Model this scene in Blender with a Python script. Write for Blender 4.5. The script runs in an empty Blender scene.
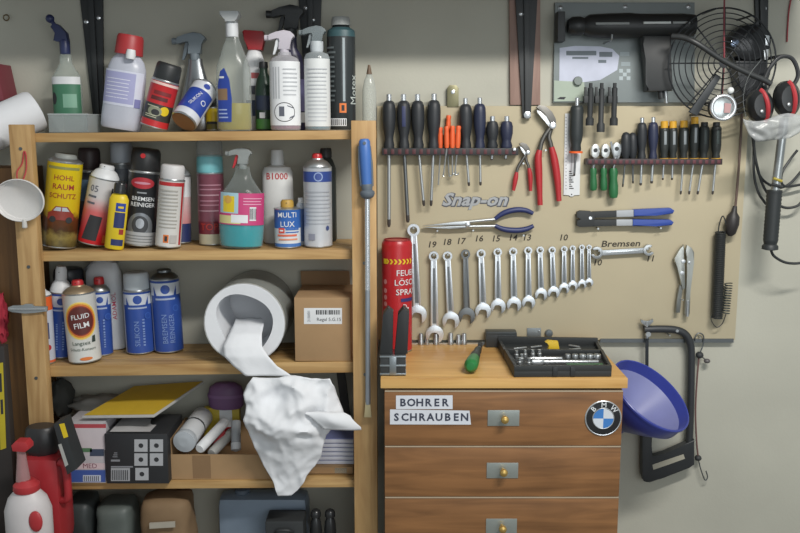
import bpy, bmesh, math, random
from mathutils import Vector, Matrix, noise
random.seed(4)
sc = bpy.context.scene
COL = sc.collection
R = math.radians
PI = math.pi
sin, cos = math.sin, math.cos
V = Vector

# ------------------------------------------------------------ camera model
F, CX, CY = 870.0, 400.0, 266.5
CAM = V((0, -2.25, 1.45))
PITCH = R(9.05)
UP = V((0, sin(PITCH), cos(PITCH)))
FW = V((0, cos(PITCH), -sin(PITCH)))

def P(px, py, Y):
    """point of the plane Y = const seen at a picture position"""
    d = FW + V(((px-CX)/F, 0, 0)) + UP*(-(py-CY)/F)
    return CAM + d*((Y-CAM.y)/d.y)

def S(px, py, Y):
    """metres per pixel there"""
    return (P(px, py, Y)-CAM).dot(FW)/F

# ------------------------------------------------------------ materials
def lin(h):
    h = h.lstrip('#')
    out = []
    for i in (0, 2, 4):
        c = int(h[i:i+2], 16)/255
        out.append(c/12.92 if c <= .04045 else ((c+.055)/1.055)**2.4)
    return tuple(out)+(1,)

_M = {}
def mat(hexc, rough=.5, metal=0.0, var=.10, scale=30, bump=0.0, coat=0.0, stretch=None):
    key = (hexc, rough, metal, var, scale, bump, coat, stretch)
    if key in _M: return _M[key]
    m = bpy.data.materials.new('surface_%s_%d' % (hexc, len(_M)))
    m.use_nodes = True
    nt = m.node_tree; N = nt.nodes; Lk = nt.links
    b = N['Principled BSDF']
    b.inputs['Roughness'].default_value = rough
    b.inputs['Metallic'].default_value = metal
    b.inputs['Coat Weight'].default_value = coat
    col = tuple(c*.93+.014 for c in lin(hexc)[:3])+(1,)  # darks lifted in the base colour to imitate haze
    tc = N.new('ShaderNodeTexCoord'); mp = N.new('ShaderNodeMapping')
    Lk.new(tc.outputs['Object'], mp.inputs['Vector'])
    if stretch: mp.inputs['Scale'].default_value = stretch
    nz = N.new('ShaderNodeTexNoise')
    nz.inputs['Scale'].default_value = scale
    nz.inputs['Detail'].default_value = 5
    Lk.new(mp.outputs['Vector'], nz.inputs['Vector'])
    mx = N.new('ShaderNodeMix'); mx.data_type = 'RGBA'
    mx.inputs[6].default_value = tuple(c*(1-var) for c in col[:3])+(1,)
    mx.inputs[7].default_value = tuple(min(1, c*(1+var)) for c in col[:3])+(1,)
    Lk.new(nz.outputs['Fac'], mx.inputs[0])
    Lk.new(mx.outputs[2], b.inputs['Base Color'])
    if bump:
        bp = N.new('ShaderNodeBump'); bp.inputs['Strength'].default_value = bump
        bp.inputs['Distance'].default_value = .004
        Lk.new(nz.outputs['Fac'], bp.inputs['Height']); Lk.new(bp.outputs['Normal'], b.inputs['Normal'])
    _M[key] = m
    return m

def wood(name, dark, light, axis='x', scale=1.0, rough=.55):
    m = bpy.data.materials.new(name); m.use_nodes = True
    nt = m.node_tree; N = nt.nodes; Lk = nt.links
    b = N['Principled BSDF']; b.inputs['Roughness'].default_value = rough
    tc = N.new('ShaderNodeTexCoord'); mp = N.new('ShaderNodeMapping')
    Lk.new(tc.outputs['Object'], mp.inputs['Vector'])
    mp.inputs['Scale'].default_value = {'x': (2.2, 26, 26), 'z': (26, 26, 2.2), 'y': (26, 2.2, 26)}[axis]
    nz = N.new('ShaderNodeTexNoise'); nz.inputs['Scale'].default_value = 2.0*scale
    nz.inputs['Detail'].default_value = 7; nz.inputs['Distortion'].default_value = .6
    Lk.new(mp.outputs['Vector'], nz.inputs['Vector'])
    n2 = N.new('ShaderNodeTexNoise'); n2.inputs['Scale'].default_value = 7
    Lk.new(tc.outputs['Object'], n2.inputs['Vector'])
    ad = N.new('ShaderNodeMath'); ad.operation = 'MULTIPLY_ADD'
    Lk.new(n2.outputs['Fac'], ad.inputs[0]); ad.inputs[1].default_value = .35
    Lk.new(nz.outputs['Fac'], ad.inputs[2])
    cr = N.new('ShaderNodeValToRGB')
    cr.color_ramp.elements[0].position = .45; cr.color_ramp.elements[0].color = lin(dark)
    cr.color_ramp.elements[1].position = .85; cr.color_ramp.elements[1].color = lin(light)
    Lk.new(ad.outputs[0], cr.inputs['Fac']); Lk.new(cr.outputs['Color'], b.inputs['Base Color'])
    bp = N.new('ShaderNodeBump'); bp.inputs['Strength'].default_value = .12; bp.inputs['Distance'].default_value = .002
    Lk.new(nz.outputs['Fac'], bp.inputs['Height']); Lk.new(bp.outputs['Normal'], b.inputs['Normal'])
    return m

def clear(hexc, dens=.12, rough=.15):
    """clear or milky thin plastic: partly lets light straight through, partly shines"""
    key = ('clear', hexc, dens, rough)
    if key in _M: return _M[key]
    m = bpy.data.materials.new('clear_plastic_%d' % len(_M)); m.use_nodes = True
    nt = m.node_tree; N = nt.nodes; Lk = nt.links
    b = N['Principled BSDF']; b.inputs['Base Color'].default_value = lin(hexc)
    b.inputs['Roughness'].default_value = rough
    tr = N.new('ShaderNodeBsdfTransparent'); tr.inputs['Color'].default_value = (.93, .95, .94, 1)
    lw = N.new('ShaderNodeLayerWeight'); lw.inputs['Blend'].default_value = .25
    nz = N.new('ShaderNodeTexNoise'); nz.inputs['Scale'].default_value = 20
    a = N.new('ShaderNodeMath'); a.operation = 'MULTIPLY_ADD'
    Lk.new(lw.outputs['Facing'], a.inputs[0]); a.inputs[1].default_value = .55; a.inputs[2].default_value = dens
    a2 = N.new('ShaderNodeMath'); a2.operation = 'MULTIPLY_ADD'; a2.use_clamp = True
    Lk.new(nz.outputs['Fac'], a2.inputs[0]); a2.inputs[1].default_value = .06; Lk.new(a.outputs[0], a2.inputs[2])
    ms = N.new('ShaderNodeMixShader')
    Lk.new(a2.outputs[0], ms.inputs[0]); Lk.new(tr.outputs[0], ms.inputs[1]); Lk.new(b.outputs[0], ms.inputs[2])
    Lk.new(ms.outputs[0], N['Material Output'].inputs['Surface'])
    _M[key] = m
    return m

def zramp(stops, rough=.35, z0=0, z1=1, grime=0):
    """printed artwork that fades between colours up the height of a can"""
    key = ('zr', str(stops), z0, z1)
    if key in _M: return _M[key]
    m = bpy.data.materials.new('printed_fade_%d' % len(_M)); m.use_nodes = True
    nt = m.node_tree; N = nt.nodes; Lk = nt.links
    b = N['Principled BSDF']; b.inputs['Roughness'].default_value = rough
    tc = N.new('ShaderNodeTexCoord'); sp = N.new('ShaderNodeSeparateXYZ')
    Lk.new(tc.outputs['Object'], sp.inputs[0])
    mr = N.new('ShaderNodeMapRange'); mr.inputs[1].default_value = z0; mr.inputs[2].default_value = z1
    Lk.new(sp.outputs['Z'], mr.inputs[0])
    nz = N.new('ShaderNodeTexNoise'); nz.inputs['Scale'].default_value = 70; nz.inputs['Detail'].default_value = 4
    Lk.new(tc.outputs['Object'], nz.inputs['Vector'])
    a = N.new('ShaderNodeMath'); a.operation = 'MULTIPLY_ADD'
    sb = N.new('ShaderNodeMath'); sb.operation = 'SUBTRACT'; sb.inputs[1].default_value = .5
    Lk.new(nz.outputs['Fac'], sb.inputs[0]); Lk.new(sb.outputs[0], a.inputs[0]); a.inputs[1].default_value = grime
    Lk.new(mr.outputs[0], a.inputs[2])
    cr = N.new('ShaderNodeValToRGB'); e = cr.color_ramp.elements
    e[0].position, e[0].color = stops[0][0], lin(stops[0][1])
    e[1].position, e[1].color = stops[-1][0], lin(stops[-1][1])
    for p, c in stops[1:-1]:
        q = e.new(p); q.color = lin(c)
    Lk.new(a.outputs[0], cr.inputs['Fac']); Lk.new(cr.outputs['Color'], b.inputs['Base Color'])
    _M[key] = m
    return m

pine = wood('pine', '#A07A4A', '#C9A670', 'x')
pine_v = wood('pine_upright', '#A07A4C', '#C8A572', 'z')
teak = wood('teak_veneer', '#6C4A2C', '#966A42', 'x', .8, .45)
beech = wood('beech_top', '#B98A4C', '#D8AE6C', 'x', .7, .45)
brownwood = wood('brown_board', '#5E4020', '#7E582E', 'z')
pinkwood = wood('pinkish_strip', '#7E645A', '#9C8074', 'z')
CHROME = mat('#E0E3E6', .26, .82, .04)
STEEL = mat('#BCC0C2', .36, .85, .08)
DULL = mat('#7C8082', .45, 1, .1)
SATIN = mat('#A9AEB0', .38, 1, .08)
BLK = mat('#1C2022', .45)
BLKM = mat('#24282A', .6)
BLKG = mat('#17191B', .25)
DKGRIP = mat('#1B2026', .5)
RED = mat('#B81A20', .4)
REDV = mat('#C41E24', .35)
WHITE = mat('#E4E6E8', .45)
MILK = mat('#DADDE0', .4)
PAPER = mat('#E6E8EC', .85, 0, .03, 60, .15)
BLUE = mat('#1D3F9C', .4)
NAVY = mat('#1B2A62', .45)
YEL = mat('#E6C818', .4)
ORANGE = mat('#F0641E', .45)
GREEN = mat('#1C7A3C', .4)
CARD = mat('#A88760', .85, 0, .08, 25, .1)
CARDD = mat('#8A6C4A', .85, 0, .08, 25, .1)
INK = mat('#26282C', .7)
BRASS = mat('#CFAC60', .3, .7)

# ------------------------------------------------------------ mesh builder
_TXT = {}
def textgeo(s, size, bold=0.0):
    key = (s, round(bold/size, 3))
    if key not in _TXT:
        cu = bpy.data.curves.new('t', 'FONT'); cu.body = s; cu.size = 1; cu.offset = key[1]
        cu.align_x = 'CENTER'; cu.align_y = 'CENTER'; cu.resolution_u = 2
        ob = bpy.data.objects.new('t', cu); COL.objects.link(ob)
        dg = bpy.context.evaluated_depsgraph_get(); dg.update()
        me = bpy.data.meshes.new_from_object(ob.evaluated_get(dg))
        _TXT[key] = ([(v.co.x, v.co.y) for v in me.vertices], [tuple(p.vertices) for p in me.polygons])
        bpy.data.objects.remove(ob); bpy.data.curves.remove(cu); bpy.data.meshes.remove(me)
    vs, fs = _TXT[key]
    return [(x*size, y*size) for x, y in vs], fs

def textw(s, size):
    vs, _ = textgeo(s, size)
    return max(v[0] for v in vs)-min(v[0] for v in vs)

class MB:
    def __init__(s): s.bm = bmesh.new(); s.mats = []
    def mi(s, m):
        if m not in s.mats: s.mats.append(m)
        return s.mats.index(m)
    def faces(s, m, vs, fs, M=None):
        i = s.mi(m); bv = [s.bm.verts.new((M @ V(v)) if M else V(v)) for v in vs]
        out = []
        for f in fs:
            try: q = s.bm.faces.new([bv[k] for k in f])
            except ValueError: continue
            q.material_index = i; out.append(q)
        return bv, out
    def box(s, m, a, b, M=None, bev=0.0):
        (x0, y0, z0), (x1, y1, z1) = a, b
        vs = [(x0,y0,z0),(x1,y0,z0),(x1,y1,z0),(x0,y1,z0),(x0,y0,z1),(x1,y0,z1),(x1,y1,z1),(x0,y1,z1)]
        fs = [(0,3,2,1),(4,5,6,7),(0,1,5,4),(1,2,6,5),(2,3,7,6),(3,0,4,7)]
        bv, f = s.faces(m, vs, fs, M)
        if bev: s._bev(bv, bev)
        return s
    def hexa(s, m, pts8, bev=0.0):
        fs = [(0,3,2,1),(4,5,6,7),(0,1,5,4),(1,2,6,5),(2,3,7,6),(3,0,4,7)]
        bv, f = s.faces(m, pts8, fs)
        if bev: s._bev(bv, bev)
        return s
    def _bev(s, bv, off, seg=2):
        es = set()
        st = set(bv)
        for v in bv:
            for e in v.link_edges:
                if e.other_vert(v) in st: es.add(e)
        bmesh.ops.bevel(s.bm, geom=list(es), offset=off, segments=seg, affect='EDGES', profile=.6, clamp_overlap=True)
    def lathe(s, m, prof, M=None, seg=24, sx=1, sy=1, close=True):
        """prof: (r, z) or (r, z, material for the band up to here)"""
        rings = []
        for p in prof:
            r, z = p[0], p[1]
            if r < 1e-6: rings.append([s.bm.verts.new((M @ V((0,0,z))) if M else V((0,0,z)))])
            else:
                rings.append([s.bm.verts.new((M @ V((r*sx*sin(2*PI*k/seg), -r*sy*cos(2*PI*k/seg), z))) if M else
                              V((r*sx*sin(2*PI*k/seg), -r*sy*cos(2*PI*k/seg), z))) for k in range(seg)])
        for i in range(len(rings)-1):
            a, b = rings[i], rings[i+1]
            mm = prof[i+1][2] if len(prof[i+1]) > 2 else m
            ix = s.mi(mm)
            for k in range(seg):
                k2 = (k+1) % seg
                if len(a) == 1 and len(b) == 1: continue
                if len(a) == 1: vs = [a[0], b[k2], b[k]]
                elif len(b) == 1: vs = [a[k], a[k2], b[0]]
                else: vs = [a[k], a[k2], b[k2], b[k]]
                f = s.bm.faces.new(vs); f.material_index = ix
        if close:
            for rg, p in ((rings[0], prof[0]), (rings[-1], prof[-1])):
                if len(rg) > 1:
                    f = s.bm.faces.new(rg); f.material_index = s.mi(p[2] if len(p) > 2 else m)
        return s
    def tube(s, m, pts, r, seg=8, caps=True, loop=False):
        pts = [V(p) for p in pts]; n = len(pts)
        rr = r if isinstance(r, (list, tuple)) else [r]*n
        rings = []; up = None
        for i, p in enumerate(pts):
            if loop: t = pts[(i+1) % n]-pts[i-1]
            else: t = pts[min(i+1, n-1)]-pts[max(i-1, 0)]
            if t.length < 1e-9: t = V((0,0,1))
            t.normalize()
            if up is None:
                up = V((0,1,0)) if abs(t.y) < .9 else V((1,0,0))
            a = up - t*up.dot(t)
            if a.length < 1e-6: a = t.orthogonal()
            a.normalize(); up = a; b = t.cross(a)
            rings.append([s.bm.verts.new(p + (a*cos(2*PI*k/seg) + b*sin(2*PI*k/seg))*rr[i]) for k in range(seg)])
        ix = s.mi(m)
        for i in range(n if loop else n-1):
            a, b = rings[i], rings[(i+1) % n]
            for k in range(seg):
                f = s.bm.faces.new([a[k], a[(k+1) % seg], b[(k+1) % seg], b[k]]); f.material_index = ix
        if caps and not loop:
            for rg in (rings[0], rings[-1]):
                f = s.bm.faces.new(rg); f.material_index = ix
        return s
    def prism(s, m, poly, y0, y1, bev=0.0, M=None):
        """poly: (x, z) outline, extruded from y0 (near) to y1"""
        n = len(poly)
        vs = [(x, y0, z) for x, z in poly]+[(x, y1, z) for x, z in poly]
        fs = [tuple(range(n)), tuple(range(2*n-1, n-1, -1))]
        fs += [(k, n+k, n+(k+1) % n, (k+1) % n) for k in range(n)]
        bv, f = s.faces(m, vs, fs, M)
        if bev:
            es = [e for e in f[0].edges]
            bmesh.ops.bevel(s.bm, geom=es, offset=bev, segments=2, affect='EDGES', profile=.6, clamp_overlap=True)
        return s
    def annulus(s, m, c, ro, ri, y0, y1, seg=20):
        ix = s.mi(m); R4 = []
        for (r, y) in ((ro, y0), (ro, y1), (ri, y1), (ri, y0)):
            R4.append([s.bm.verts.new((c[0]+r*cos(2*PI*k/seg), y, c[1]+r*sin(2*PI*k/seg))) for k in range(seg)])
        for i in range(4):
            a, b = R4[i], R4[(i+1) % 4]
            for k in range(seg):
                f = s.bm.faces.new([a[k], a[(k+1) % seg], b[(k+1) % seg], b[k]]); f.material_index = ix
        return s
    def text(s, m, t, size, fn, bold=0.0):
        vs, fs = textgeo(t, size, bold)
        s.faces(m, [fn(x, y) for x, y in vs], fs)
        return s
    def grid(s, m, fn, nu, nv):
        ix = s.mi(m)
        g = [[s.bm.verts.new(fn(i/nu, j/nv)) for i in range(nu+1)] for j in range(nv+1)]
        for j in range(nv):
            for i in range(nu):
                f = s.bm.faces.new([g[j][i], g[j][i+1], g[j+1][i+1], g[j+1][i]]); f.material_index = ix
        return s
    def ball(s, m, c, r, sc3=(1,1,1), seg=16):
        n = seg//2
        prof = [(r*sin(PI*k/n), -r*cos(PI*k/n)) for k in range(n+1)]
        prof[0] = (0, -r); prof[-1] = (0, r)
        M = Matrix.Translation(V(c)) @ Matrix.Diagonal((*sc3, 1))
        return s.lathe(m, prof, M, seg)
    def build(s, name, parent=None, label=None, angle=38, solid=0.0):
        bmesh.ops.recalc_face_normals(s.bm, faces=s.bm.faces) if not solid else None
        me = bpy.data.meshes.new(name); s.bm.to_mesh(me); s.bm.free()
        for m in s.mats: me.materials.append(m)
        me.polygons.foreach_set('use_smooth', [True]*len(me.polygons))
        me.set_sharp_from_angle(angle=R(angle))
        o = bpy.data.objects.new(name, me); COL.objects.link(o)
        if parent: o.parent = parent
        if label: o['label'] = label
        if solid:
            md = o.modifiers.new('thickness', 'SOLIDIFY'); md.thickness = solid; md.offset = 0
        return o

def tag(o, label, cat, group=None, kind=None):
    if label: o['label'] = label
    if cat: o['category'] = cat
    if group: o['group'] = group
    if kind: o['kind'] = kind
    return o
def thing(name, label, cat, loc=(0,0,0), group=None):
    o = bpy.data.objects.new(name, None); COL.objects.link(o)
    o.empty_display_size = .02; o.location = loc
    return tag(o, label, cat, group)
def struct(o): o['kind'] = 'structure'; return o
def T(*a): return Matrix.Translation(V(a))
def axis(p0, p1):
    """frame at p0 whose z axis runs towards p1 and whose -y axis faces the room"""
    z = (V(p1)-V(p0)).normalized(); y = V((0,1,0)); y = (y - z*y.dot(z))
    if y.length < 1e-4: y = V((0,0,1))
    y.normalize(); x = y.cross(z)
    M = Matrix((x, y, z)).transposed().to_4x4(); M.translation = V(p0)
    return M
def spline(pts, n=8):
    pts = [V(p) for p in pts]; q = [pts[0]*2-pts[1]]+pts+[pts[-1]*2-pts[-2]]; out = []
    for i in range(1, len(q)-2):
        a, b, c, d = q[i-1:i+3]
        for k in range(n):
            t = k/n
            out.append(.5*((2*b)+(c-a)*t+(2*a-5*b+4*c-d)*t*t+(3*b-a-3*c+d)*t**3))
    out.append(pts[-1]); return out
class Pix:
    """a thing laid out on the plane Y: picture positions -> its own local frame"""
    def __init__(s, name, label, cat, px, py, Y, group=None):
        s.Y = Y; s.o = P(px, py, Y); s.root = thing(name, label, cat, s.o, group); s.k = S(px, py, Y)
    def __call__(s, px, py, dy=0.0):
        p = P(px, py, s.Y)-s.o; p.y = dy; return p
    def poly(s, pts): return [(q.x, q.z) for q in (s(*p) for p in pts)]

# ------------------------------------------------------------ the setting
plaster = bpy.data.materials.new('plaster'); plaster.use_nodes = True
def _plaster():
    nt = plaster.node_tree; N = nt.nodes; Lk = nt.links; b = N['Principled BSDF']; b.inputs['Roughness'].default_value = .9
    tc = N.new('ShaderNodeTexCoord')
    n1 = N.new('ShaderNodeTexNoise'); n1.inputs['Scale'].default_value = 3; n1.inputs['Detail'].default_value = 6
    n2 = N.new('ShaderNodeTexNoise'); n2.inputs['Scale'].default_value = 120
    Lk.new(tc.outputs['Object'], n1.inputs['Vector']); Lk.new(tc.outputs['Object'], n2.inputs['Vector'])
    cr = N.new('ShaderNodeValToRGB')
    cr.color_ramp.elements[0].position = .3; cr.color_ramp.elements[0].color = lin('#AFAEA2')
    cr.color_ramp.elements[1].position = .7; cr.color_ramp.elements[1].color = lin('#BBBAAD')
    Lk.new(n1.outputs['Fac'], cr.inputs['Fac']); Lk.new(cr.outputs['Color'], b.inputs['Base Color'])
    bp = N.new('ShaderNodeBump'); bp.inputs['Strength'].default_value = .15; bp.inputs['Distance'].default_value = .002
    Lk.new(n2.outputs['Fac'], bp.inputs['Height']); Lk.new(bp.outputs['Normal'], b.inputs['Normal'])
_plaster()
struct(MB().box(plaster, (-2.4, 0, 0), (2.4, .12, 2.7)).build('wall_back'))
struct(MB().box(mat('#7A7872', .9, 0, .12, 8), (-2.4, -3.6, -.1), (2.4, .12, 0)).build('floor'))

# tool panel on the wall
PB = -.012
pbm = mat('#B9AE92', .8, 0, .07, 6, .05)
a, b = P(377, 106, PB), P(735, 340, PB)
panel = thing('tool_board', 'large tan fibreboard on the wall carrying the wrenches and pliers', 'board', (0, 0, b.z))
MB().box(pbm, (a.x, PB, 0), (b.x, -.0005, a.z-b.z), bev=.001).build('board', panel)
e = MB().box(DULL, (P(600, 340, PB).x, -.016, -.006), (b.x-.005, PB+.0002, .004)); e.build('edge_strip', panel, 'dull metal strip along the bottom edge')
def pl(px, py, dy=0.0):
    q = P(px, py, PB); return V((q.x, PB-.0006-dy, q.z-b.z))
inkpen = mat('#3A3328', .8)
NUMS = [('19',432,244),('18',447,241.5),('17',461,240.5),('16',479,238),('15',496,238),('14',513,237),('13',527,237),('10',563.4,237),
        ('10',597.5,262),('11',650.6,258)]
for t, x, y in NUMS:
    o = pl(x, y); k = S(x, y, PB); m_ = MB()
    m_.text(inkpen, t, 8.6*k, lambda u, w, o=o: o+V((u*1.05+.18*w, 0, w-.002)), .018*8.6*k)
    m_.build('number_writing', panel)
o = pl(621, 243.8); k = S(620, 245, PB); sz = 38*k/textw('Bremsen', 1)
MB().text(inkpen, 'Bremsen', sz, lambda u, w: o+V((u+.15*w, 0, w*.8+.02*u)), .018*sz).build('handwritten_word', panel)
lg = MB(); o2 = pl(476, 200); k = S(476, 200, PB); sz = 63*k/textw('Snap-on', 1)
lg.text(mat('#50525A', .5), 'Snap-on', sz, lambda u, w: o2+V((u*1.0+.3*w+.0012, -.0004, w*.86-.0010)), .075*sz)
lg.text(mat('#A6A8AA', .45, .3), 'Snap-on', sz, lambda u, w: o2+V((u+.3*w, -.0009, w*.86)), .028*sz)
lg.build('logo_sticker', panel, 'silver slanted lettering sticker with dark outline')

# ------------------------------------------------------------ shelf
SY = -.205
FR = {1: ((35,133.2),(350,130.2)), 2: ((42,251.8),(350,249.6)), 3: ((48,366),(352,361.8)), 4: ((52,482.5),(354,480)), 5: ((52,600),(354,598))}
def shelf_z(i, X):
    (a, b_) = FR[i]; p, q = P(*a, SY), P(*b_, SY)
    return p.z + (q.z-p.z)*(X-p.x)/(q.x-p.x)
def on(px, i, Y):
    z = shelf_z(i, 0); X = 0
    for _ in range(4):
        dep = (Y-CAM.y)*cos(PITCH)+(CAM.z-z)*sin(PITCH)
        X = (px-CX)/F*dep; z = shelf_z(i, X)
    return V((X, Y, z+.0012))
shelf = thing('storage_shelf', 'open pine shelf unit crowded with spray cans and bottles', 'shelf', (P(195,300,SY).x, -.1, 0))
ox = shelf.location
PF = -.232                                                     # front of the uprights
pL0, pL1 = P(8, 124.5, PF), P(30, 124.5, PF)
pR0, pR1 = P(351, 120.5, PF), P(376, 120.5, PF)
def upright(x0, x1, zt):
    m_ = MB().box(pine_v, (x0-ox.x, PF-ox.y, 0), (x1-ox.x, SY-.0005-ox.y, zt), bev=.002)
    for zz in (zt-.055, zt-.33, zt-.6):
        m_.lathe(DULL, [(0,0),(.004,0),(.004,.0015),(0,.0015)], T((x0+x1)/2-ox.x, PF-ox.y, zz) @ Matrix.Rotation(PI/2, 4, 'X'), 10)
    return m_.build('upright', shelf)
upright(pL0.x, pL1.x, pL0.z); upright(pR0.x, pR1.x, pR0.z)
for i in (1, 2, 3, 4, 5):
    x0, x1 = (pL0.x if i > 1 else pL1.x-.016)+.004, pR1.x-.004
    th = [0, .021, .023, .027, .019, .02][i]
    m_ = MB()
    for (ya, yb) in ((SY, -.142), (-.138, -.072), (-.068, -.002)):
        z0, z1 = shelf_z(i, x0), shelf_z(i, x1)
        m_.hexa(pine, [V((X-ox.x, y-ox.y, z)) for X, y, z in
            ((x0,ya,z0-th),(x1,ya,z1-th),(x1,yb,z1-th),(x0,yb,z0-th),(x0,ya,z0),(x1,ya,z1),(x1,yb,z1),(x0,yb,z0))], .0015)
    m_.build('shelf_board', shelf)
# small steel catch screwed on the upright
lt = Pix('steel_catch', 'small steel catch sticking out across the shelf upright', 'catch', 28, 310, PF-.001)
c_ = MB(); c_.prism(STEEL, lt.poly([(9,307),(14,305),(24,305),(26,303.5),(33,303.5),(35,306),(48,306),(48,311),(35,312.5),(26,313),(13,312),(9,310)]), -.006, 0, .001)
c_.build('plate', lt.root)
MB().tube(CHROME, [lt(10,308.5,-.007), lt(25,308.5,-.009), lt(46,308.5,-.007)], .0022).build('pin', lt.root)

# ------------------------------------------------------------ cans and bottles
class Wrap:
    """printing wrapped on an upright cylinder of radius r; u in degrees (0 faces the room), z in metres"""
    def __init__(s, root, r, h, k, sx=1, sy=1): s.root, s.r, s.h, s.k, s.mb, s.n, s.sx, s.sy, s.yaw = root, r+.0003, h, k, MB(), 0, sx, sy, 0
    def f(s, a, z, lift): 
        r = s.r+lift; a += s.yaw; return V((r*s.sx*sin(a), -r*s.sy*cos(a), z))
    def patch(s, m, a0, a1, z0, z1, tilt=0):
        s.n += 1; l = .00012*s.n; n = max(2, int(abs(a1-a0)/8))
        s.mb.grid(m, lambda u, v: s.f(R(a0+(a1-a0)*u), s.h*(z0+(z1-z0)*v)+tilt*(u-.5), l), n, 1); return s
    def _outline(s, m, pts, step):
        """fill an outline of (arc length, height), cut into narrow strips so that it follows the curve"""
        s.n += 1; l = .00012*s.n
        def cut(P_, x, keep):
            out = []
            for q in range(len(P_)):
                A, B = P_[q], P_[(q+1) % len(P_)]; a_, b_ = (A[0]-x)*keep >= 0, (B[0]-x)*keep >= 0
                if a_: out.append(A)
                if a_ != b_:
                    f = (x-A[0])/(B[0]-A[0]); out.append((x, A[1]+(B[1]-A[1])*f))
            return out
        x = min(p[0] for p in pts); xe = max(p[0] for p in pts)
        while x < xe-1e-7:
            q = cut(cut(pts, x, 1), min(xe, x+step), -1); q2 = []
            for p in q:
                if not q2 or abs(p[0]-q2[-1][0])+abs(p[1]-q2[-1][1]) > 1e-7: q2.append(p)
            if len(q2) > 2: s.mb.faces(m, [s.f(p[0]/s.r, p[1], l) for p in q2], [tuple(range(len(q2)))])
            x += step
        bmesh.ops.remove_doubles(s.mb.bm, verts=s.mb.bm.verts[:], dist=2e-6)
    def disc(s, m, a, z, rx, rz, n=24):
        """ellipse, radii in px"""
        k = s.k; s._outline(m, [(R(a)*s.r+rx*k*cos(2*PI*j/n), s.h*z+rz*k*sin(2*PI*j/n)) for j in range(n)], s.r*.16); return s
    def poly(s, m, pts):
        """outline in (px from the middle, fraction of height)"""
        s._outline(m, [(x*s.k, s.h*z) for x, z in pts], s.r*.16); return s
    def text(s, m, t, a, z, width=None, size=None, rot=0, bold=0.0, shear=0):
        """width in px"""
        s.n += 1; l = .0004+.00012*s.n
        sz = size*s.k if size else width*s.k/textw(t, 1)
        c, q = cos(R(rot)), sin(R(rot))
        s.mb.text(m, t, sz, lambda x, y: s.f(R(a)+((x+shear*y)*c-y*q)/s.r, s.h*z+x*q+y*c, l), bold*sz); return s
    def lines(s, m, a0, a1, zs, w=.01):
        for z in zs: s.patch(m, a0, a1+random.uniform(-6, 2), z, z+w)
        return s
    def build(s, name='label_print'): return s.mb.build(name, s.root)

G1, G2, G3 = 'cans and bottles on the top shelf', 'cans and bottles on the second shelf', 'cans and bottles on the third shelf'
GG = {1: G1, 2: G2, 3: G3, 4: 'goods on the fourth shelf'}

def can(label, px, sh, Y, w, hb, bands, cap=None, lean=0, pitch=0, yaw=0, dome=5, cat='spray can', name='spray_can', rim=True, domem=None, lift=0):
    """w, hb: diameter and straight height in px; bands: (top fraction, material)"""
    p = on(px, sh, Y); k = S(px, 300, Y) if sh != 1 else S(px, 130, Y)
    dep = (Y-CAM.y)*cos(PITCH)+(CAM.z-p.z)*sin(PITCH); k = dep/F
    r, h = w*k/2, hb*k
    root = thing(name, label, cat, p, GG[sh])
    t = math.hypot(math.tan(R(lean)), math.tan(R(pitch)))
    root.location.z += r*sin(math.atan(t))+.0006*(t > 0)+lift
    root.rotation_euler = (R(pitch), R(lean), R(yaw))
    m_ = MB(); prof = [(0, .003), (r*.8, .003, STEEL), (r*.93, 0, STEEL), (r, .002, STEEL)]
    z0 = .004 if rim else .0021
    prof.append((r, z0, STEEL if rim else bands[0][1]))
    for fz, mm in bands: prof.append((r, max(z0+.0002, h*fz), mm))
    dm = domem or STEEL
    if rim: prof += [(r*1.015, h+.001, STEEL), (r*1.015, h+.003, STEEL), (r*.95, h+.0035, STEEL)]
    d = dome*k
    prof += [(r*.93, h+.003+d*.2, dm), (r*.72, h+.003+d*.7, dm), (r*.45, h+.003+d, dm), (r*.42, h+.003+d+.003, dm), (0, h+.003+d+.003, dm)]
    m_.lathe(bands[0][1], prof, None, 28)
    m_.build('body', root)
    ztop = h+.003+d
    if cap:
        kind, cm = cap[0], cap[1]; ch = cap[2]*k
        if kind == 'cap':      # full over-cap seated on the rim
            cr = r*(cap[3] if len(cap) > 3 else .93); zc = h+.004
            MB().lathe(cm, [(cr*.97, zc), (cr, zc+.002), (cr*.97, zc+ch*.8), (cr*.9, zc+ch*.95), (cr*.8, zc+ch), (cr*.3, zc+ch*.985), (0, zc+ch*.985)], None, 24).build('cap', root)
        elif kind == 'nozzle':
            cr = r*(cap[3] if len(cap) > 3 else .3)
            n_ = MB().lathe(cm, [(cr, ztop), (cr, ztop+ch*.7), (cr*.8, ztop+ch), (0, ztop+ch)], None, 14)
            n_.lathe(BLK, [(0,0),(.0012,0),(.0012,.001),(0,.001)], T(0, -cr*.97, ztop+ch*.6) @ Matrix.Rotation(PI/2, 4, 'X'), 8)
            n_.build('spray_nozzle', root)
    w = Wrap(root, r, h, k); w.yaw = .85*math.atan((CX-px)/F)
    return w

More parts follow.
